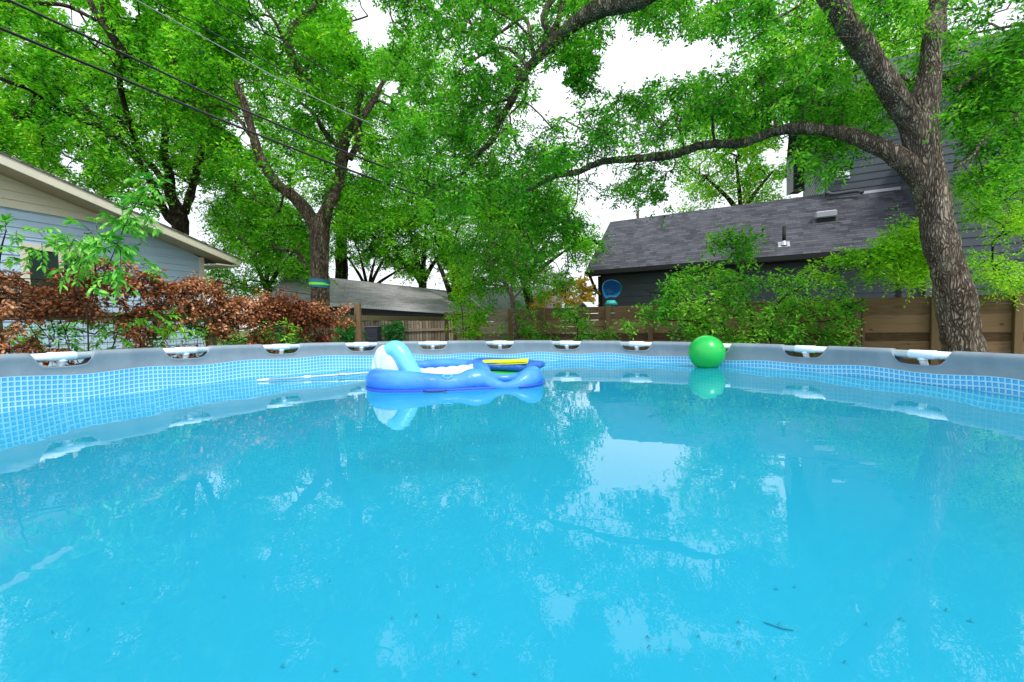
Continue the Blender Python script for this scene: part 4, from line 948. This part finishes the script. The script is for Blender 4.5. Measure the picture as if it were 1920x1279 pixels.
# big leaning tree at the right, with the long limb over the pool
def gy(Y, x):    # pixel row of the ground at that distance
    lo, hi = 600, 3000
    for _ in range(50):
        mid = (lo + hi) / 2
        if P(x, mid, Y)[2] > 0: lo = mid
        else: hi = mid
    return lo
big_limbs = [
 [(1828, gy(5.2, 1828), 5.2, .32), (1822, 780, 5.2, .275), (1808, 660, 5.2, .262), (1790, 560, 5.2, .25), (1768, 460, 5.2, .238), (1748, 380, 5.2, .228), (1738, 300, 5.2, .195), (1732, 230, 5.2, .175), (1742, 140, 5.25, .15), (1752, 60, 5.3, .135), (1765, -30, 5.5, .12), (1800, -160, 5.6, .08)],
 [(1735, 330, 5.2, .17), (1712, 240, 5.2, .165), (1668, 165, 5.15, .155), (1618, 90, 5.1, .148), (1572, 20, 5.0, .14), (1530, -40, 5.0, .15), (1440, -110, 5.1, .13), (1300, -90, 5.4, .11)],
 [(1745, 400, 5.2, .15), (1722, 335, 5.2, .15), (1680, 292, 5.25, .135), (1630, 268, 5.4, .115), (1580, 250, 5.6, .10), (1500, 240, 5.8, .085), (1450, 248, 6.0, .07), (1390, 268, 6.2, .064), (1320, 272, 6.4, .062), (1260, 290, 6.6, .066), (1200, 297, 6.8, .06), (1130, 303, 7.0, .056), (1085, 322, 7.1, .05), (1040, 330, 7.2, .045), (1000, 352, 7.3, .038), (965, 366, 7.4, .03), (935, 390, 7.4, .02)],
 [(1300, -90, 5.4, .12), (1210, -12, 5.6, .13), (1130, 14, 5.8, .12), (1075, 45, 6.0, .092), (1030, 88, 6.2, .078), (985, 135, 6.4, .065), (962, 185, 6.6, .055), (932, 235, 6.8, .052), (924, 262, 7.0, .045), (896, 290, 7.1, .036), (868, 325, 7.2, .028), (820, 348, 7.3, .020), (790, 372, 7.4, .012)],
 [(1040, 75, 6.15, .05), (1020, 30, 6.2, .05), (1060, -40, 6.2, .04)], [(1000, 115, 6.3, .05), (1045, 40, 6.2, .04), (1060, -30, 6.2, .04)],
 [(1000, 100, 6.3, .03), (985, 35, 6.4, .028), (940, 60, 6.5, .02), (900, 85, 6.6, .012)],
 [(995, 130, 6.35, .03), (950, 90, 6.5, .026), (900, 105, 6.7, .018), (850, 145, 6.9, .01)],
 [(985, 138, 6.4, .028), (930, 95, 6.6, .02), (890, 70, 6.8, .012)], [(960, 185, 6.6, .024), (905, 200, 6.8, .018), (860, 228, 7.0, .012), (820, 262, 7.1, .008)],
 [(985, 130, 6.4, .026), (985, 180, 6.5, .022), (955, 215, 6.6, .012)],
 [(962, 185, 6.6, .02), (880, 160, 6.9, .017), (810, 190, 7.2, .012), (740, 175, 7.4, .007)], [(924, 262, 7.0, .018), (870, 250, 7.2, .014), (800, 300, 7.4, .010), (730, 310, 7.5, .006)], [(1000, 115, 6.3, .018), (985, 60, 6.2, .015), (930, 20, 6.2, .012), (880, -10, 6.2, .008)], [(965, 366, 7.4, .012), (950, 420, 7.4, .009), (920, 470, 7.4, .005)], [(1085, 322, 7.1, .014), (1080, 380, 7.1, .010), (1055, 430, 7.1, .007), (1065, 475, 7.1, .004)],
 [(1100, 312, 7.0, .02), (1108, 280, 7.0, .016), (1125, 255, 7.0, .01)], [(1035, 335, 7.2, .016), (1025, 380, 7.2, .012), (1050, 420, 7.2, .008)], [(1000, 352, 7.3, .016), (985, 420, 7.3, .012), (1002, 470, 7.3, .006)],
 [(1790, 170, 5.3, .03), (1830, 140, 5.4, .026), (1880, 100, 5.6, .02), (1930, 70, 5.8, .012)], [(1790, 315, 5.2, .026), (1825, 290, 5.3, .022), (1850, 255, 5.4, .018), (1900, 240, 5.6, .01)],
 [(1750, 245, 5.2, .02), (1650, 140, 4.9, .012), (1620, 70, 4.8, .01)],
]
cl = [scatter([(700, -70), (1200, -70), (1300, 10), (1350, 40), (1340, 78), (1180, 66), (1120, 92), (1100, 170), (1085, 180), (1010, 110), (1000, 200), (970, 330), (900, 390), (800, 400), (740, 350), (760, 200), (700, 120)], 5.6, 8.4, 520, (2.0, -.2), 3),
      scatter([(1060, 100), (1105, 100), (1130, 160), (1112, 178), (1085, 185), (1065, 140)], 6.0, 6.8, 12), 
      scatter([(1180, -70), (1960, -70), (1960, 200), (1800, 260), (1700, 120), (1560, 130), (1420, 110), (1330, 68), (1180, 68)], 4.6, 8.6, 290, (2.0, -.12), 5),
      scatter([(980, 290), (1030, 240), (1110, 195), (1220, 165), (1330, 140), (1420, 110), (1560, 120), (1700, 150), (1700, 225), (1600, 270), (1480, 240), (1380, 262), (1260, 280), (1130, 300), (1040, 330), (960, 365)], 5.2, 8.2, 290, (2.0, -.15), 7),
      scatter([(960, 372), (1040, 340), (1130, 310), (1260, 300), (1275, 340), (1250, 395), (1190, 408), (1140, 380), (1080, 360), (1090, 420), (1060, 470), (1000, 500), (950, 460)], 6.4, 7.8, 75, (1.5, -.35), 8),
      scatter([(1500, 250), (1600, 262), (1610, 300), (1560, 320), (1490, 295)], 5.4, 6.6, 22),
      scatter([(1800, 230), (1800, 120), (1930, 60), (1935, 330), (1830, 350)], 5.2, 7.4, 105, (1.8, -.25), 2)]
big_cl = np.concatenate(cl)
tree('elm_tree', 'big leaning rough-barked elm at the right with a long dark limb reaching over the pool', None, base_of(1828, gy(5.2, 1828), 5.2), big_limbs, big_cl, L_NEAR, BARK, crad=.27, nspray=12, nleaf=11, size=.062, nside=72, rtwig=.0042, fine=26, maxr=.03, lump=.012, droop=.35)

# banded tree, centre left
lb = [
 [(602, gy(11, 602), 11, .34), (601, 600, 11, .26), (600, 540, 11, .235), (599, 480, 11, .235), (600, 430, 11, .25), (612, 395, 11, .17), (632, 350, 11.2, .15), (640, 300, 11.4, .14), (650, 255, 11.6, .13), (690, 205, 11.8, .09), (720, 150, 12, .06)],
 [(596, 440, 11, .16), (580, 405, 11, .17), (552, 370, 10.9, .15), (520, 345, 10.8, .14), (495, 310, 10.7, .13), (478, 265, 10.6, .115), (460, 200, 10.6, .10), (440, 150, 10.6, .06)],
 [(642, 280, 11.4, .09), (610, 250, 11.5, .08), (590, 215, 11.6, .06), (560, 190, 11.7, .04)],
 [(655, 300, 11.4, .09), (672, 262, 11.4, .08), (665, 225, 11.5, .06), (680, 180, 11.5, .04)],
 [(600, 160, 12, .08), (560, 130, 12, .13), (540, 75, 12.2, .12), (565, 35, 12.3, .10), (600, 0, 12.4, .08), (610, -60, 12.4, .08)],
 [(535, 80, 12.2, .06), (515, 40, 12.2, .05), (480, -10, 12.3, .04)],
 [(480, 270, 10.6, .05), (430, 205, 10.8, .05), (380, 200, 11, .03), (300, 190, 11.2, .02)],
 [(560, 150, 12, .05), (620, 60, 11.8, .03), (690, 30, 11.6, .02)], [(575, 505, 11, .03), (560, 475, 11, .05), (540, 470, 11, .02)],
]
cl = np.concatenate([scatter([(280, 60), (420, -70), (700, -70), (760, 60), (780, 200), (760, 330), (700, 420), (640, 400), (560, 350), (430, 300), (300, 220)], 9.6, 13.8, 580, (1.2, -.2), 11),
      scatter([(440, 330), (560, 380), (600, 430), (590, 500), (480, 500), (400, 430)], 11.2, 13.5, 75, (1, -.3), 1)])
tree('banded_tree', 'tall tree with a green and blue band around its pale trunk, left of centre', None, base_of(602, gy(11, 602), 11), lb, cl, L_LEFT, BARKM, crad=.44, nspray=12, nleaf=11, size=.104, nside=20, rtwig=.007, maxr=.05, lump=.02, droop=.25)
# trunk band
m = MB(); q0 = P(599, 539, 11); q1 = P(600, 524, 11)
m.tube([q0, q1], .240, 24, cap=False); bd = m.build('trunk_band', mat('teal_webbing', (0.01, 0.16, 0.25), 0.7)); tag(bd, 'teal strap with a lime stripe wrapped around the banded tree trunk', 'strap')
m = MB(); m.tube([P(599, 535, 11), P(599, 530.5, 11)], .246, 24, cap=False); m.build('lime_stripe', mat('lime_webbing', (0.20, 0.75, 0.02), 0.6), bd)
m = MB(); hq = P(601.5, 486, 10.76); uvball(m, hq, .04, 12, 8, (.7, .35, 1.1)); uvball(m, P(599.5, 473, 10.77), .03, 12, 8, (.5, .35, 1.3))

# tree behind the blue house
lb = [
 [(338, gy(15, 338), 15, .38), (338, 520, 15, .33), (338, 430, 15, .31), (336, 400, 15, .29), (322, 370, 15, .20), (318, 330, 15, .17), (308, 285, 15, .15), (310, 240, 15, .14), (300, 170, 15, .10)],
 [(330, 420, 15, .2), (308, 395, 14.9, .17), (285, 345, 14.8, .16), (262, 305, 14.7, .155), (232, 272, 14.6, .14), (200, 245, 14.5, .14), (150, 190, 14.4, .10)],
 [(345, 400, 15, .17), (358, 362, 15, .16), (368, 325, 15.1, .14), (372, 300, 15.2, .15), (392, 262, 15.3, .12), (396, 225, 15.4, .09)],
 [(320, 375, 15, .14), (300, 330, 14.9, .13), (262, 285, 14.8, .12), (240, 250, 14.7, .09), (215, 215, 14.6, .06)], [(372, 305, 15.2, .1), (405, 280, 15.2, .09), (430, 255, 15.3, .05)],
 [(240, 110, 13, .16), (215, 75, 13, .14), (180, 25, 13, .12), (150, -40, 13, .1)], [(200, 60, 13, .08), (190, 0, 13, .07), (185, -50, 13, .06)], [(180, 38, 13, .07), (120, 10, 12.8, .08), (40, 5, 12.6, .06), (-60, -5, 12.4, .05)], [(240, 110, 13, .12), (225, 160, 13.5, .10), (262, 290, 14.6, .12)],
 [(-50, 128, 12, .08), (20, 155, 12.2, .08), (60, 172, 12.5, .06), (130, 215, 13.5, .08), (200, 245, 14.4, .1)],
]
cl = np.concatenate([scatter([(-80, -80), (420, -80), (440, 120), (440, 260), (400, 340), (330, 380), (260, 390), (150, 340), (60, 310), (-80, 270)], 10.8, 17, 780, (1.1, -.2), 21)])
tree('pecan_tree', 'dark many-limbed tree rising behind the roof of the blue house', None, base_of(338, gy(15, 338), 15), lb, cl, L_LEFT, BARK2, crad=.5, nspray=12, nleaf=11, size=.125, nside=18, rtwig=.008, maxr=.06, droop=.2)

# background trees
def fartree(label, tx, Y, r0, split, tops, poly, Y0, Y1, n, m_, size=.15, crad=.8, nz=(.5, -.3), seed=1, bm=BARK2, name='background_tree', group='trees beyond the yard'):
    limbs = [[(tx, gy(Y, tx), Y, r0 * 1.3), (tx, (gy(Y, tx) + split[1]) / 2, Y, r0), (split[0], split[1], Y, r0 * .9)] + []]
    for (x, y) in tops: limbs.append([(split[0], split[1] + 3, Y, r0 * .6), ((split[0] * .6 + x * .4), (split[1] * .55 + y * .45), Y, r0 * .5), (x, y, Y + rng.uniform(-.5, .5), r0 * .25)])
    tree(name, label, group, base_of(tx, gy(Y, tx), Y), limbs, scatter(poly, Y0, Y1, n, nz, seed), m_, bm, crad=crad, nspray=10, nleaf=12, size=size, nside=10, rtwig=.011, maxr=.08)
fartree('tree showing between the banded trunk and the garage ridge, with many thin forked stems', 690, 22, .16, (690, 545), [(650, 480), (672, 470), (705, 480), (735, 460), (760, 500)], [(610, 400), (760, 380), (800, 460), (780, 515), (690, 500), (620, 495)], 19, 25, 210, L_FAR, .13, .7, seed=4)
fartree('tree with dark forked trunk rising over the middle of the garage ridge', 792, 21, .22, (792, 530), [(770, 440), (800, 420), (830, 470), (740, 480)], [(680, 340), (860, 330), (900, 430), (880, 525), (800, 515), (740, 500), (690, 420)], 18, 24, 270, L_FAR, .14, .75, seed=5)
fartree('leaning tree above the right end of the garage roof', 850, 18, .2, (848, 560), [(815, 480), (860, 450), (885, 500), (900, 430)], [(790, 380), (960, 340), (1000, 440), (960, 540), (880, 545), (830, 500)], 14, 19, 240, L_LEFT, .11, .6, seed=6)
fartree('leafy tree filling the gap just left of the charcoal house', 1000, 16, .18, (985, 530), [(930, 430), (980, 400), (1040, 430), (1060, 470)], [(880, 300), (1000, 310), (1085, 380), (1120, 430), (1130, 460), (1090, 500), (1060, 540), (980, 550), (900, 520)], 11.5, 17, 300, L_LEFT, .10, .55, seed=7)
fartree('bright feathery tree right of the blue house corner', 520, 20, .2, (500, 540), [(450, 440), (500, 420), (560, 460)], [(395, 380), (560, 370), (600, 430), (600, 520), (540, 545), (470, 560), (400, 540), (392, 440)], 15, 22, 340, L_FAR, .12, .7, (.5, -.5), 8)
fartree('pale green tree showing above the charcoal roof ridge', 1390, 24, .25, (1390, 400), [(1320, 330), (1380, 300), (1450, 320)], [(1262, 392), (1275, 330), (1272, 230), (1300, 190), (1400, 180), (1440, 285), (1485, 310), (1475, 370), (1380, 390)], 21, 26, 230, L_LIME, .16, .85, seed=9)
fartree('tall pale tree at the top, behind the big elm limb', 1560, 22, .3, (1560, 200), [(1500, 120), (1560, 60), (1640, 80)], [(1380, 270), (1385, 120), (1440, 40), (1560, -10), (1760, 0), (1780, 280), (1560, 285), (1420, 275)], 17.5, 23, 330, L_LIME, .15, .85, seed=10)
fartree('distant tree high at the upper left edge of the photo', 60, 24, .3, (60, 250), [(0, 120), (60, 60), (140, 100)], [(-80, -60), (300, -60), (420, 60), (380, 260), (300, 370), (180, 350), (60, 290), (-80, 250)], 19, 25, 380, L_FAR, .16, .95, seed=12)
fartree('distant tree behind the upper part of the banded tree', 640, 22, .3, (640, 250), [(560, 120), (640, 60), (720, 100)], [(330, 300), (430, 60), (640, 20), (820, 60), (900, 300), (820, 380), (700, 420), (600, 380), (420, 380)], 18, 24, 470, L_FAR, .15, .85, (.5, -.4), 13)

# small drooping tree by the fence, centre
lb = [[(968, gy(9.6, 968), 9.6, .07), (966, 640, 9.6, .06), (964, 600, 9.6, .055), (960, 560, 9.6, .05), (950, 535, 9.6, .045), (930, 515, 9.5, .03), (912, 470, 9.4, .02)], [(958, 550, 9.6, .035), (965, 500, 9.6, .03), (975, 440, 9.6, .02)], [(950, 537, 9.6, .02), (900, 530, 9.4, .016), (860, 510, 9.2, .01)], [(963, 560, 9.6, .02), (1000, 520, 9.6, .016), (1040, 500, 9.6, .01)]]
cl = np.concatenate([scatter([(840, 450), (960, 400), (1040, 440), (1060, 510), (1010, 560), (960, 540), (880, 540)], 8.8, 10.2, 90, (1.2, -.3), 3), scatter([(960, 560), (1030, 570), (1020, 635), (985, 640), (960, 600)], 9.2, 9.9, 14), scatter([(890, 560), (925, 560), (910, 590), (895, 590)], 9.0, 9.6, 5), scatter([(935, 610), (1100, 622), (1100, 645), (935, 645)], 9.0, 9.8, 14)])
tree('slender_tree', 'slim pale-trunked tree with drooping leaves against the board fence, centre', None, base_of(968, gy(9.6, 968), 9.6), lb, cl, L_NEAR, BARKP, crad=.27, nspray=10, nleaf=11, size=.06, rtwig=.004, droop=.6)

# shrubs
def shrub(name, label, stems, polys, m_, size, crad, nspray=9, nleaf=10, bm=TWIG, group=None, cat='shrub', rt=.0035, **lk):
    cl = np.concatenate([scatter(*p[:4], (p[4] if len(p) > 4 else None), (p[5] if len(p) > 5 else 1)) for p in polys])
    b = stems[0][0]; return tree(name, label, group, base_of(b[0], b[1], b[2]), stems, cl, m_, bm, crad=crad, nspray=nspray, nleaf=nleaf, size=size, nside=8, rtwig=rt, maxr=.018, cat=cat, **lk)
def stem(x, Y, pts, r=.02): return [(x, gy(Y, x), Y, r)] + [(a, b, c, max(r * (1 - .22 * (i + 1)), .005)) for i, (a, b, c) in enumerate(pts)]
shrub('spreading_bush', 'wide bright green bush spreading in front of the board fence behind the green ball',
      [stem(1420, 7.2, [(1410, 600, 7.2), (1390, 540, 7.2), (1380, 470, 7.2)], .03), stem(1440, 7.2, [(1450, 590, 7.1), (1500, 540, 7.0), (1560, 500, 6.8)], .025), stem(1400, 7.2, [(1350, 600, 7.1), (1280, 560, 7.0), (1210, 545, 6.9)], .025), stem(1380, 7.2, [(1330, 620, 7.0), (1250, 600, 6.9), (1190, 590, 6.8)], .02), stem(1430, 7.2, [(1480, 620, 7.0), (1560, 600, 6.8), (1620, 560, 6.6)], .02)],
      [([(1195, 560), (1240, 545), (1265, 555), (1290, 510), (1350, 500), (1400, 520), (1480, 505), (1560, 520), (1630, 560), (1600, 600), (1590, 650), (1280, 650), (1260, 610), (1230, 585)], 6.5, 7.7, 150, (2.2, -.15), 2),
       ([(1318, 450), (1370, 430), (1420, 440), (1430, 480), (1400, 500), (1350, 470)], 6.9, 7.3, 22), ([(1175, 600), (1250, 570), (1260, 590), (1200, 612), (1168, 612)], 6.6, 6.9, 10), ([(1250, 525), (1290, 505), (1300, 540), (1240, 560)], 6.8, 7.2, 12)],
      L_BUSH, .075, .24, 9, 9, flat=.75, droop=.15)
shrub('leafy_branch_shrub', 'lime-green leafy shrub arching left of the big elm trunk over the board fence',
      [stem(1800, 6.6, [(1790, 600, 6.6), (1765, 520, 6.5), (1700, 480, 6.3), (1640, 495, 6.2), (1580, 505, 6.2)], .018)],
      [([(1500, 500), (1560, 480), (1640, 465), (1700, 425), (1745, 430), (1755, 500), (1730, 540), (1640, 520), (1560, 530)], 5.9, 6.7, 100, (1.8, -.3), 4), ([(1655, 440), (1735, 415), (1748, 470), (1680, 480)], 6.0, 6.5, 14)], L_LIME, .06, .22, 10, 9, flat=.75, droop=.1)
shrub('lime_understory_tree', 'yellow-green leafy sapling to the right of the big elm trunk',
      [stem(1960, 6.5, [(1950, 600, 6.5), (1940, 520, 6.5), (1900, 400, 6.6), (1870, 360, 6.6)], .02), stem(1960, 6.5, [(1950, 560, 6.5), (1900, 520, 6.4), (1860, 500, 6.4)], .012)],
      [([(1800, 330), (1860, 310), (1940, 330), (1940, 440), (1860, 440), (1812, 400)], 5.9, 7.2, 75, (1.6, -.3), 3), ([(1835, 470), (1870, 480), (1940, 505), (1940, 548), (1880, 545), (1838, 525)], 5.8, 6.8, 34), ([(1690, 400), (1740, 420), (1735, 450), (1700, 440)], 6.2, 6.6, 5)], L_LIME, .05, .25, 10, 11, flat=.7, cat='sapling')
shrub('yellow_green_shrub', 'upright yellow-green shrub at the corner where wire fence meets board fence',
      [stem(870, 9.8, [(868, 610, 9.8), (862, 560, 9.8), (850, 520, 9.8)], .015)], [([(835, 500), (865, 490), (895, 540), (915, 600), (900, 640), (850, 640), (845, 560)], 9.4, 10.4, 48)], L_LIME, .08, .2, 8, 8, droop=.4)
shrub('fence_sapling', 'small sapling with spreading leaves against the board fence left of the blue chair',
      [stem(1080, 8.6, [(1083, 620, 8.6), (1078, 590, 8.6)], .012), stem(1085, 8.6, [(1090, 625, 8.5), (1130, 612, 8.4)], .01)], [([(1040, 575), (1095, 570), (1110, 600), (1100, 625), (1050, 610)], 8.3, 9.0, 20), ([(1090, 610), (1150, 615), (1150, 632), (1095, 630)], 8.3, 8.6, 8)], L_BUSH, .06, .17, 8, 8, cat='sapling')
shrub('ivy_clump', 'dark green ivy clump behind the wire fence left of the wooden post',
      [stem(650, 9.4, [(650, 620, 9.4), (652, 600, 9.4)], .01)], [([(625, 600), (672, 598), (672, 650), (625, 650)], 9.0, 10, 34)], L_DARK, .07, .2, 9, 9)
shrub('ivy_clump', 'green climber growing up the picket fence behind the lounge float headrest',
      [stem(735, 11.6, [(735, 620, 11.6), (737, 605, 11.6)], .01)], [([(722, 605), (752, 600), (756, 645), (716, 645)], 11.3, 11.9, 26)], L_DARK, .08, .2, 9, 9)
shrub('straw_grass_clump', 'straw-coloured tall bamboo clump beyond the board fence left of the charcoal house',
      [stem(1060, 15, [(1060, 560, 15), (1062, 530, 15)], .03)], [([(1005, 560), (1040, 550), (1110, 520), (1115, 575), (1005, 580)], 14, 16, 40)], L_STRAW, .14, .3, 8, 7, droop=-.4, flat=.2, cat='bamboo')
# left: dead vine on the wire fence
def vine_pts(n, t0, t1, zfun, seed):
    out = []
    W2 = np.array([[*WP[i], WZ[i]] for i in range(len(WP))]); seg = np.linalg.norm(np.diff(W2[:, :2], axis=0), axis=1); cum = np.concatenate([[0], np.cumsum(seg)])
    for _ in range(n):
        s = rng.uniform(t0, t1); i = min(np.searchsorted(cum, s, 'right') - 1, len(seg) - 1); f_ = (s - cum[i]) / seg[i]; q = W2[i] * (1 - f_) + W2[i + 1] * f_
        lo, hi = zfun(s, q[2]); d = nrm(V3(*(W2[i + 1] - W2[i])[:2], 0)); sd2 = np.cross(ZU, d)
        out.append(V3(q[0], q[1], rng.uniform(lo, hi)) + sd2 * rng.normal() * .09)
    return np.array(out), cum
pts, cum = vine_pts(1, 0, 1, lambda s, z: (0, 1), 0)
print('wire fence cumulative', cum)
vtop = lambda s, z: (z - .12, z + .34 + .05 * sin(s * 3) + .04 * sin(s * 7))
vtop = lambda s, z: (z - .12, z + (.34 if s < 5.6 else max(.34 - .30 * (s - 5.6), .0)) + .06 * sin(s * 3) + .05 * sin(s * 7) + .05 * sin(s * 19) + max(0, rng.normal()) * .05)
v1_, _ = vine_pts(400, 2.2, 7.05, vtop, 1)
v2_, _ = vine_pts(260, 2.2, 7.05, lambda s, z: (z - .75, z - .05), 2)
v2_ = v2_[noise3(v2_, 3.0, 2) > -.25]
v3_, _ = vine_pts(16, 7.0, 7.5, lambda s, z: (z - .5, z + .12), 2)
vl = np.concatenate([v1_, v2_, v3_])
vn = thing('dead_vine', 'dead brown-leaved vine smothering the wire fence at the left', 'vine', (-3.9, 5.3, 0))
(s0, e0), (lv, lf) = leaves(vl, .13, 12, 6, .038, droop=.7, wide=.7, seedmask=False, folded=True, flat=.15)
cm = MB(); cm.arr(lv, lf); cm.build('foliage', L_BROWN, vn)
tm = MB(); tm.segs(s0, e0, .0022, .0012, 3)
for i in range(36):
    s = rng.uniform(2.2, 7.0); q, _ = vine_pts(1, s, s + .01, lambda s_, z: (0.0, 0.05), 3); q = q[0]; pts_ = [q]
    for h_ in range(7): q = q + V3(rng.normal() * .10, rng.normal() * .12, .29); pts_.append(q)
    tm.tube(spline(pts_, 3), .0035, 5)
for z_ in (1.86, 2.0, 1.7):
    a = [P(x, y, Y) for x, y, Y in ((-40, 560, 3.9), (150, 560, 4.4), (330, 565, 5.3), (480, 570, 6.2), (600, 580, 6.9))]; a = np.array(a) + rng.normal(size=(5, 3)) * .05 + V3(0, 0, z_ - 1.86); tm.tube(spline(a, 6), .005, 5)
tm.build('stems', TWIG, vn)
# green growth in the lower vine
shrub('green_vine', 'low green vine leaves mixed into the dead vine near the banded trunk',
      [stem(500, 6.6, [(500, 640, 6.6), (505, 600, 6.6)], .008)], [([(400, 590), (590, 590), (600, 660), (400, 660)], 5.8, 6.9, 75, (2, -.2), 1), ([(0, 600), (400, 590), (400, 636), (0, 640)], 5.0, 5.5, 26, (2, -.1), 1)], L_BUSH, .05, .16, 8, 8, cat='vine')
# sapling with compound leaves in front of the blue house
def sapling(name, label, stems_, fronds, m_):
    root = thing(name, label, 'sapling', base_of(stems_[0][0][0], stems_[0][0][1], stems_[0][0][2])); tm = MB(); cm = MB()
    for s in stems_:
        w_ = np.array([list(P(a, b, c)) + [r_] for a, b, c, r_ in s]); q = spline(w_, 6); tm.tube(q[:, :3], q[:, 3], 7)
    LV = []; 
    for (x, y, Y, dx, dy, L) in fronds:
        a = P(x, y, Y); d = nrm(RC * dx + UC * (-dy) + V3(0, rng.normal() * .5, 0)); n_ = 9; pts_ = []
        for t in np.linspace(0, 1, n_): pts_.append(a + d * L * t - ZU * L * .45 * t * t)
        pts_ = np.array(pts_); tm.tube(pts_, np.linspace(.003, .0014, n_), 4)
        for i in range(2, n_):
            tdir = nrm(pts_[i] - pts_[i - 1]); sd2 = nrm(np.cross(tdir, ZU + rng.normal(size=3) * .2))
            for sgn in ((-1, 1) if i < n_ - 1 else (-1, 0, 1)):
                ld = nrm(tdir * (.75 if sgn else 1) + sd2 * sgn * .85 + rng.normal(size=3) * .15 - ZU * .25); sz = rng.uniform(.048, .088) * (1 if i > 2 else .7)
                sdv = nrm(np.cross(ld, ZU + rng.normal(size=3) * .35)); up_ = np.cross(sdv, ld); o = pts_[i]
                k_ = [o, o + ld * sz * .3 - sdv * sz * .17 + up_ * sz * .04, o + ld * sz * .65 - sdv * sz * .15 + up_ * sz * .02, o + ld * sz - up_ * sz * .12, o + ld * sz * .65 + sdv * sz * .15 + up_ * sz * .02, o + ld * sz * .3 + sdv * sz * .17 + up_ * sz * .04, o + ld * sz * .5 - up_ * sz * .02]
                LV.append(k_)
    LV = np.array(LV).reshape(-1, 3); k_ = np.arange(len(LV) // 7)[:, None] * 7
    tri_ = (k_[:, :, None] + np.array([[0, 1, 6], [1, 2, 6], [2, 3, 6], [3, 4, 6], [4, 5, 6], [5, 0, 6]])[None]).reshape(-1, 3)
    cm.arr(LV, tri_); cm.build('foliage', m_, root); tm.build('stems', TWIG, root, smooth=True); return root
fr_ = []
def fan(cx, cy, Y, n, spread, L=.30, ydown=.2):
    for i in range(n):
        a = rng.uniform(0, 2 * pi); fr_.append((cx + rng.normal() * spread, cy + rng.normal() * spread * .8, Y + rng.normal() * .15, cos(a), sin(a) * .7 - .15, L * rng.uniform(.6, 1.2)))
for (cx, cy, n, sp) in ((150, 450, 15, 24), (120, 480, 12, 22), (190, 445, 10, 17), (170, 495, 9, 18), (230, 415, 10, 12), (262, 382, 8, 9), (285, 350, 5, 6), (220, 465, 6, 12), (80, 465, 6, 12), (205, 510, 5, 10), (245, 440, 6, 10)): fan(cx, cy, 4.0, n, sp, .19)
sapling('compound_leaf_sapling', 'light green sapling with long compound leaves in front of the blue house window',
        [[(165, gy(4.0, 165), 4.0, .008), (165, 620, 4.0, .006), (150, 560, 4.0, .005), (135, 500, 4.0, .004), (130, 470, 4.0, .003)], [(165, 610, 4.0, .005), (185, 540, 4.0, .0045), (215, 470, 4.0, .004), (240, 410, 4.0, .003), (270, 360, 4.0, .003), (285, 345, 4.0, .002)], [(158, 590, 4.0, .006), (180, 520, 4.0, .005), (165, 460, 4.0, .004)]], fr_, L_SAP)
for lab, fans_, st_ in (
    ('low green seedling at the foot of the dead vine, under the tall sapling', ((200, 622, 9, 18), (240, 595, 4, 12)), [(200, gy(4.95, 200), 4.95, .01), (205, 690, 4.95, .008), (215, 640, 4.95, .006), (230, 600, 4.95, .003)]),
    ('low green seedling between the tall sapling and the second rim joint from left', ((270, 605, 7, 14), (315, 595, 4, 8), (320, 618, 4, 10)), [(280, gy(4.95, 280), 4.95, .008), (282, 690, 4.95, .006), (290, 610, 4.95, .004)]),
    ('low green seedling close to the leftmost rim joint, below the house window', ((120, 632, 6, 16), (60, 640, 4, 14)), [(100, gy(4.95, 100), 4.95, .006), (110, 640, 4.95, .004)])):
    fr_ = []
    for (cx, cy, n, sp) in fans_: fan(cx, cy, 4.95, n, sp, .17)
    sapling('pecan_seedling', lab, [st_], fr_, L_BUSH)
fr_ = []
fan(10, 440, 4.0, 6, 12, .2); fan(20, 475, 4.0, 4, 12, .2)
sapling('edge_sapling', 'dark leafy sapling stem at the far left edge in front of the blue siding', [[(-10, gy(4.0, -10), 4.0, .012), (-5, 560, 4.0, .01), (0, 480, 4.0, .008), (12, 430, 4.0, .004)]], fr_, L_BUSH)
fr_ = []
fan(265, 510, 5.0, 5, 8, .2)
sapling('vine_top_sapling', 'small light green sprig poking out of the dead vine below the blue siding', [[(262, gy(5, 262), 5.0, .006), (264, 560, 5.0, .004), (266, 510, 5.0, .003)]], fr_, L_SAP)
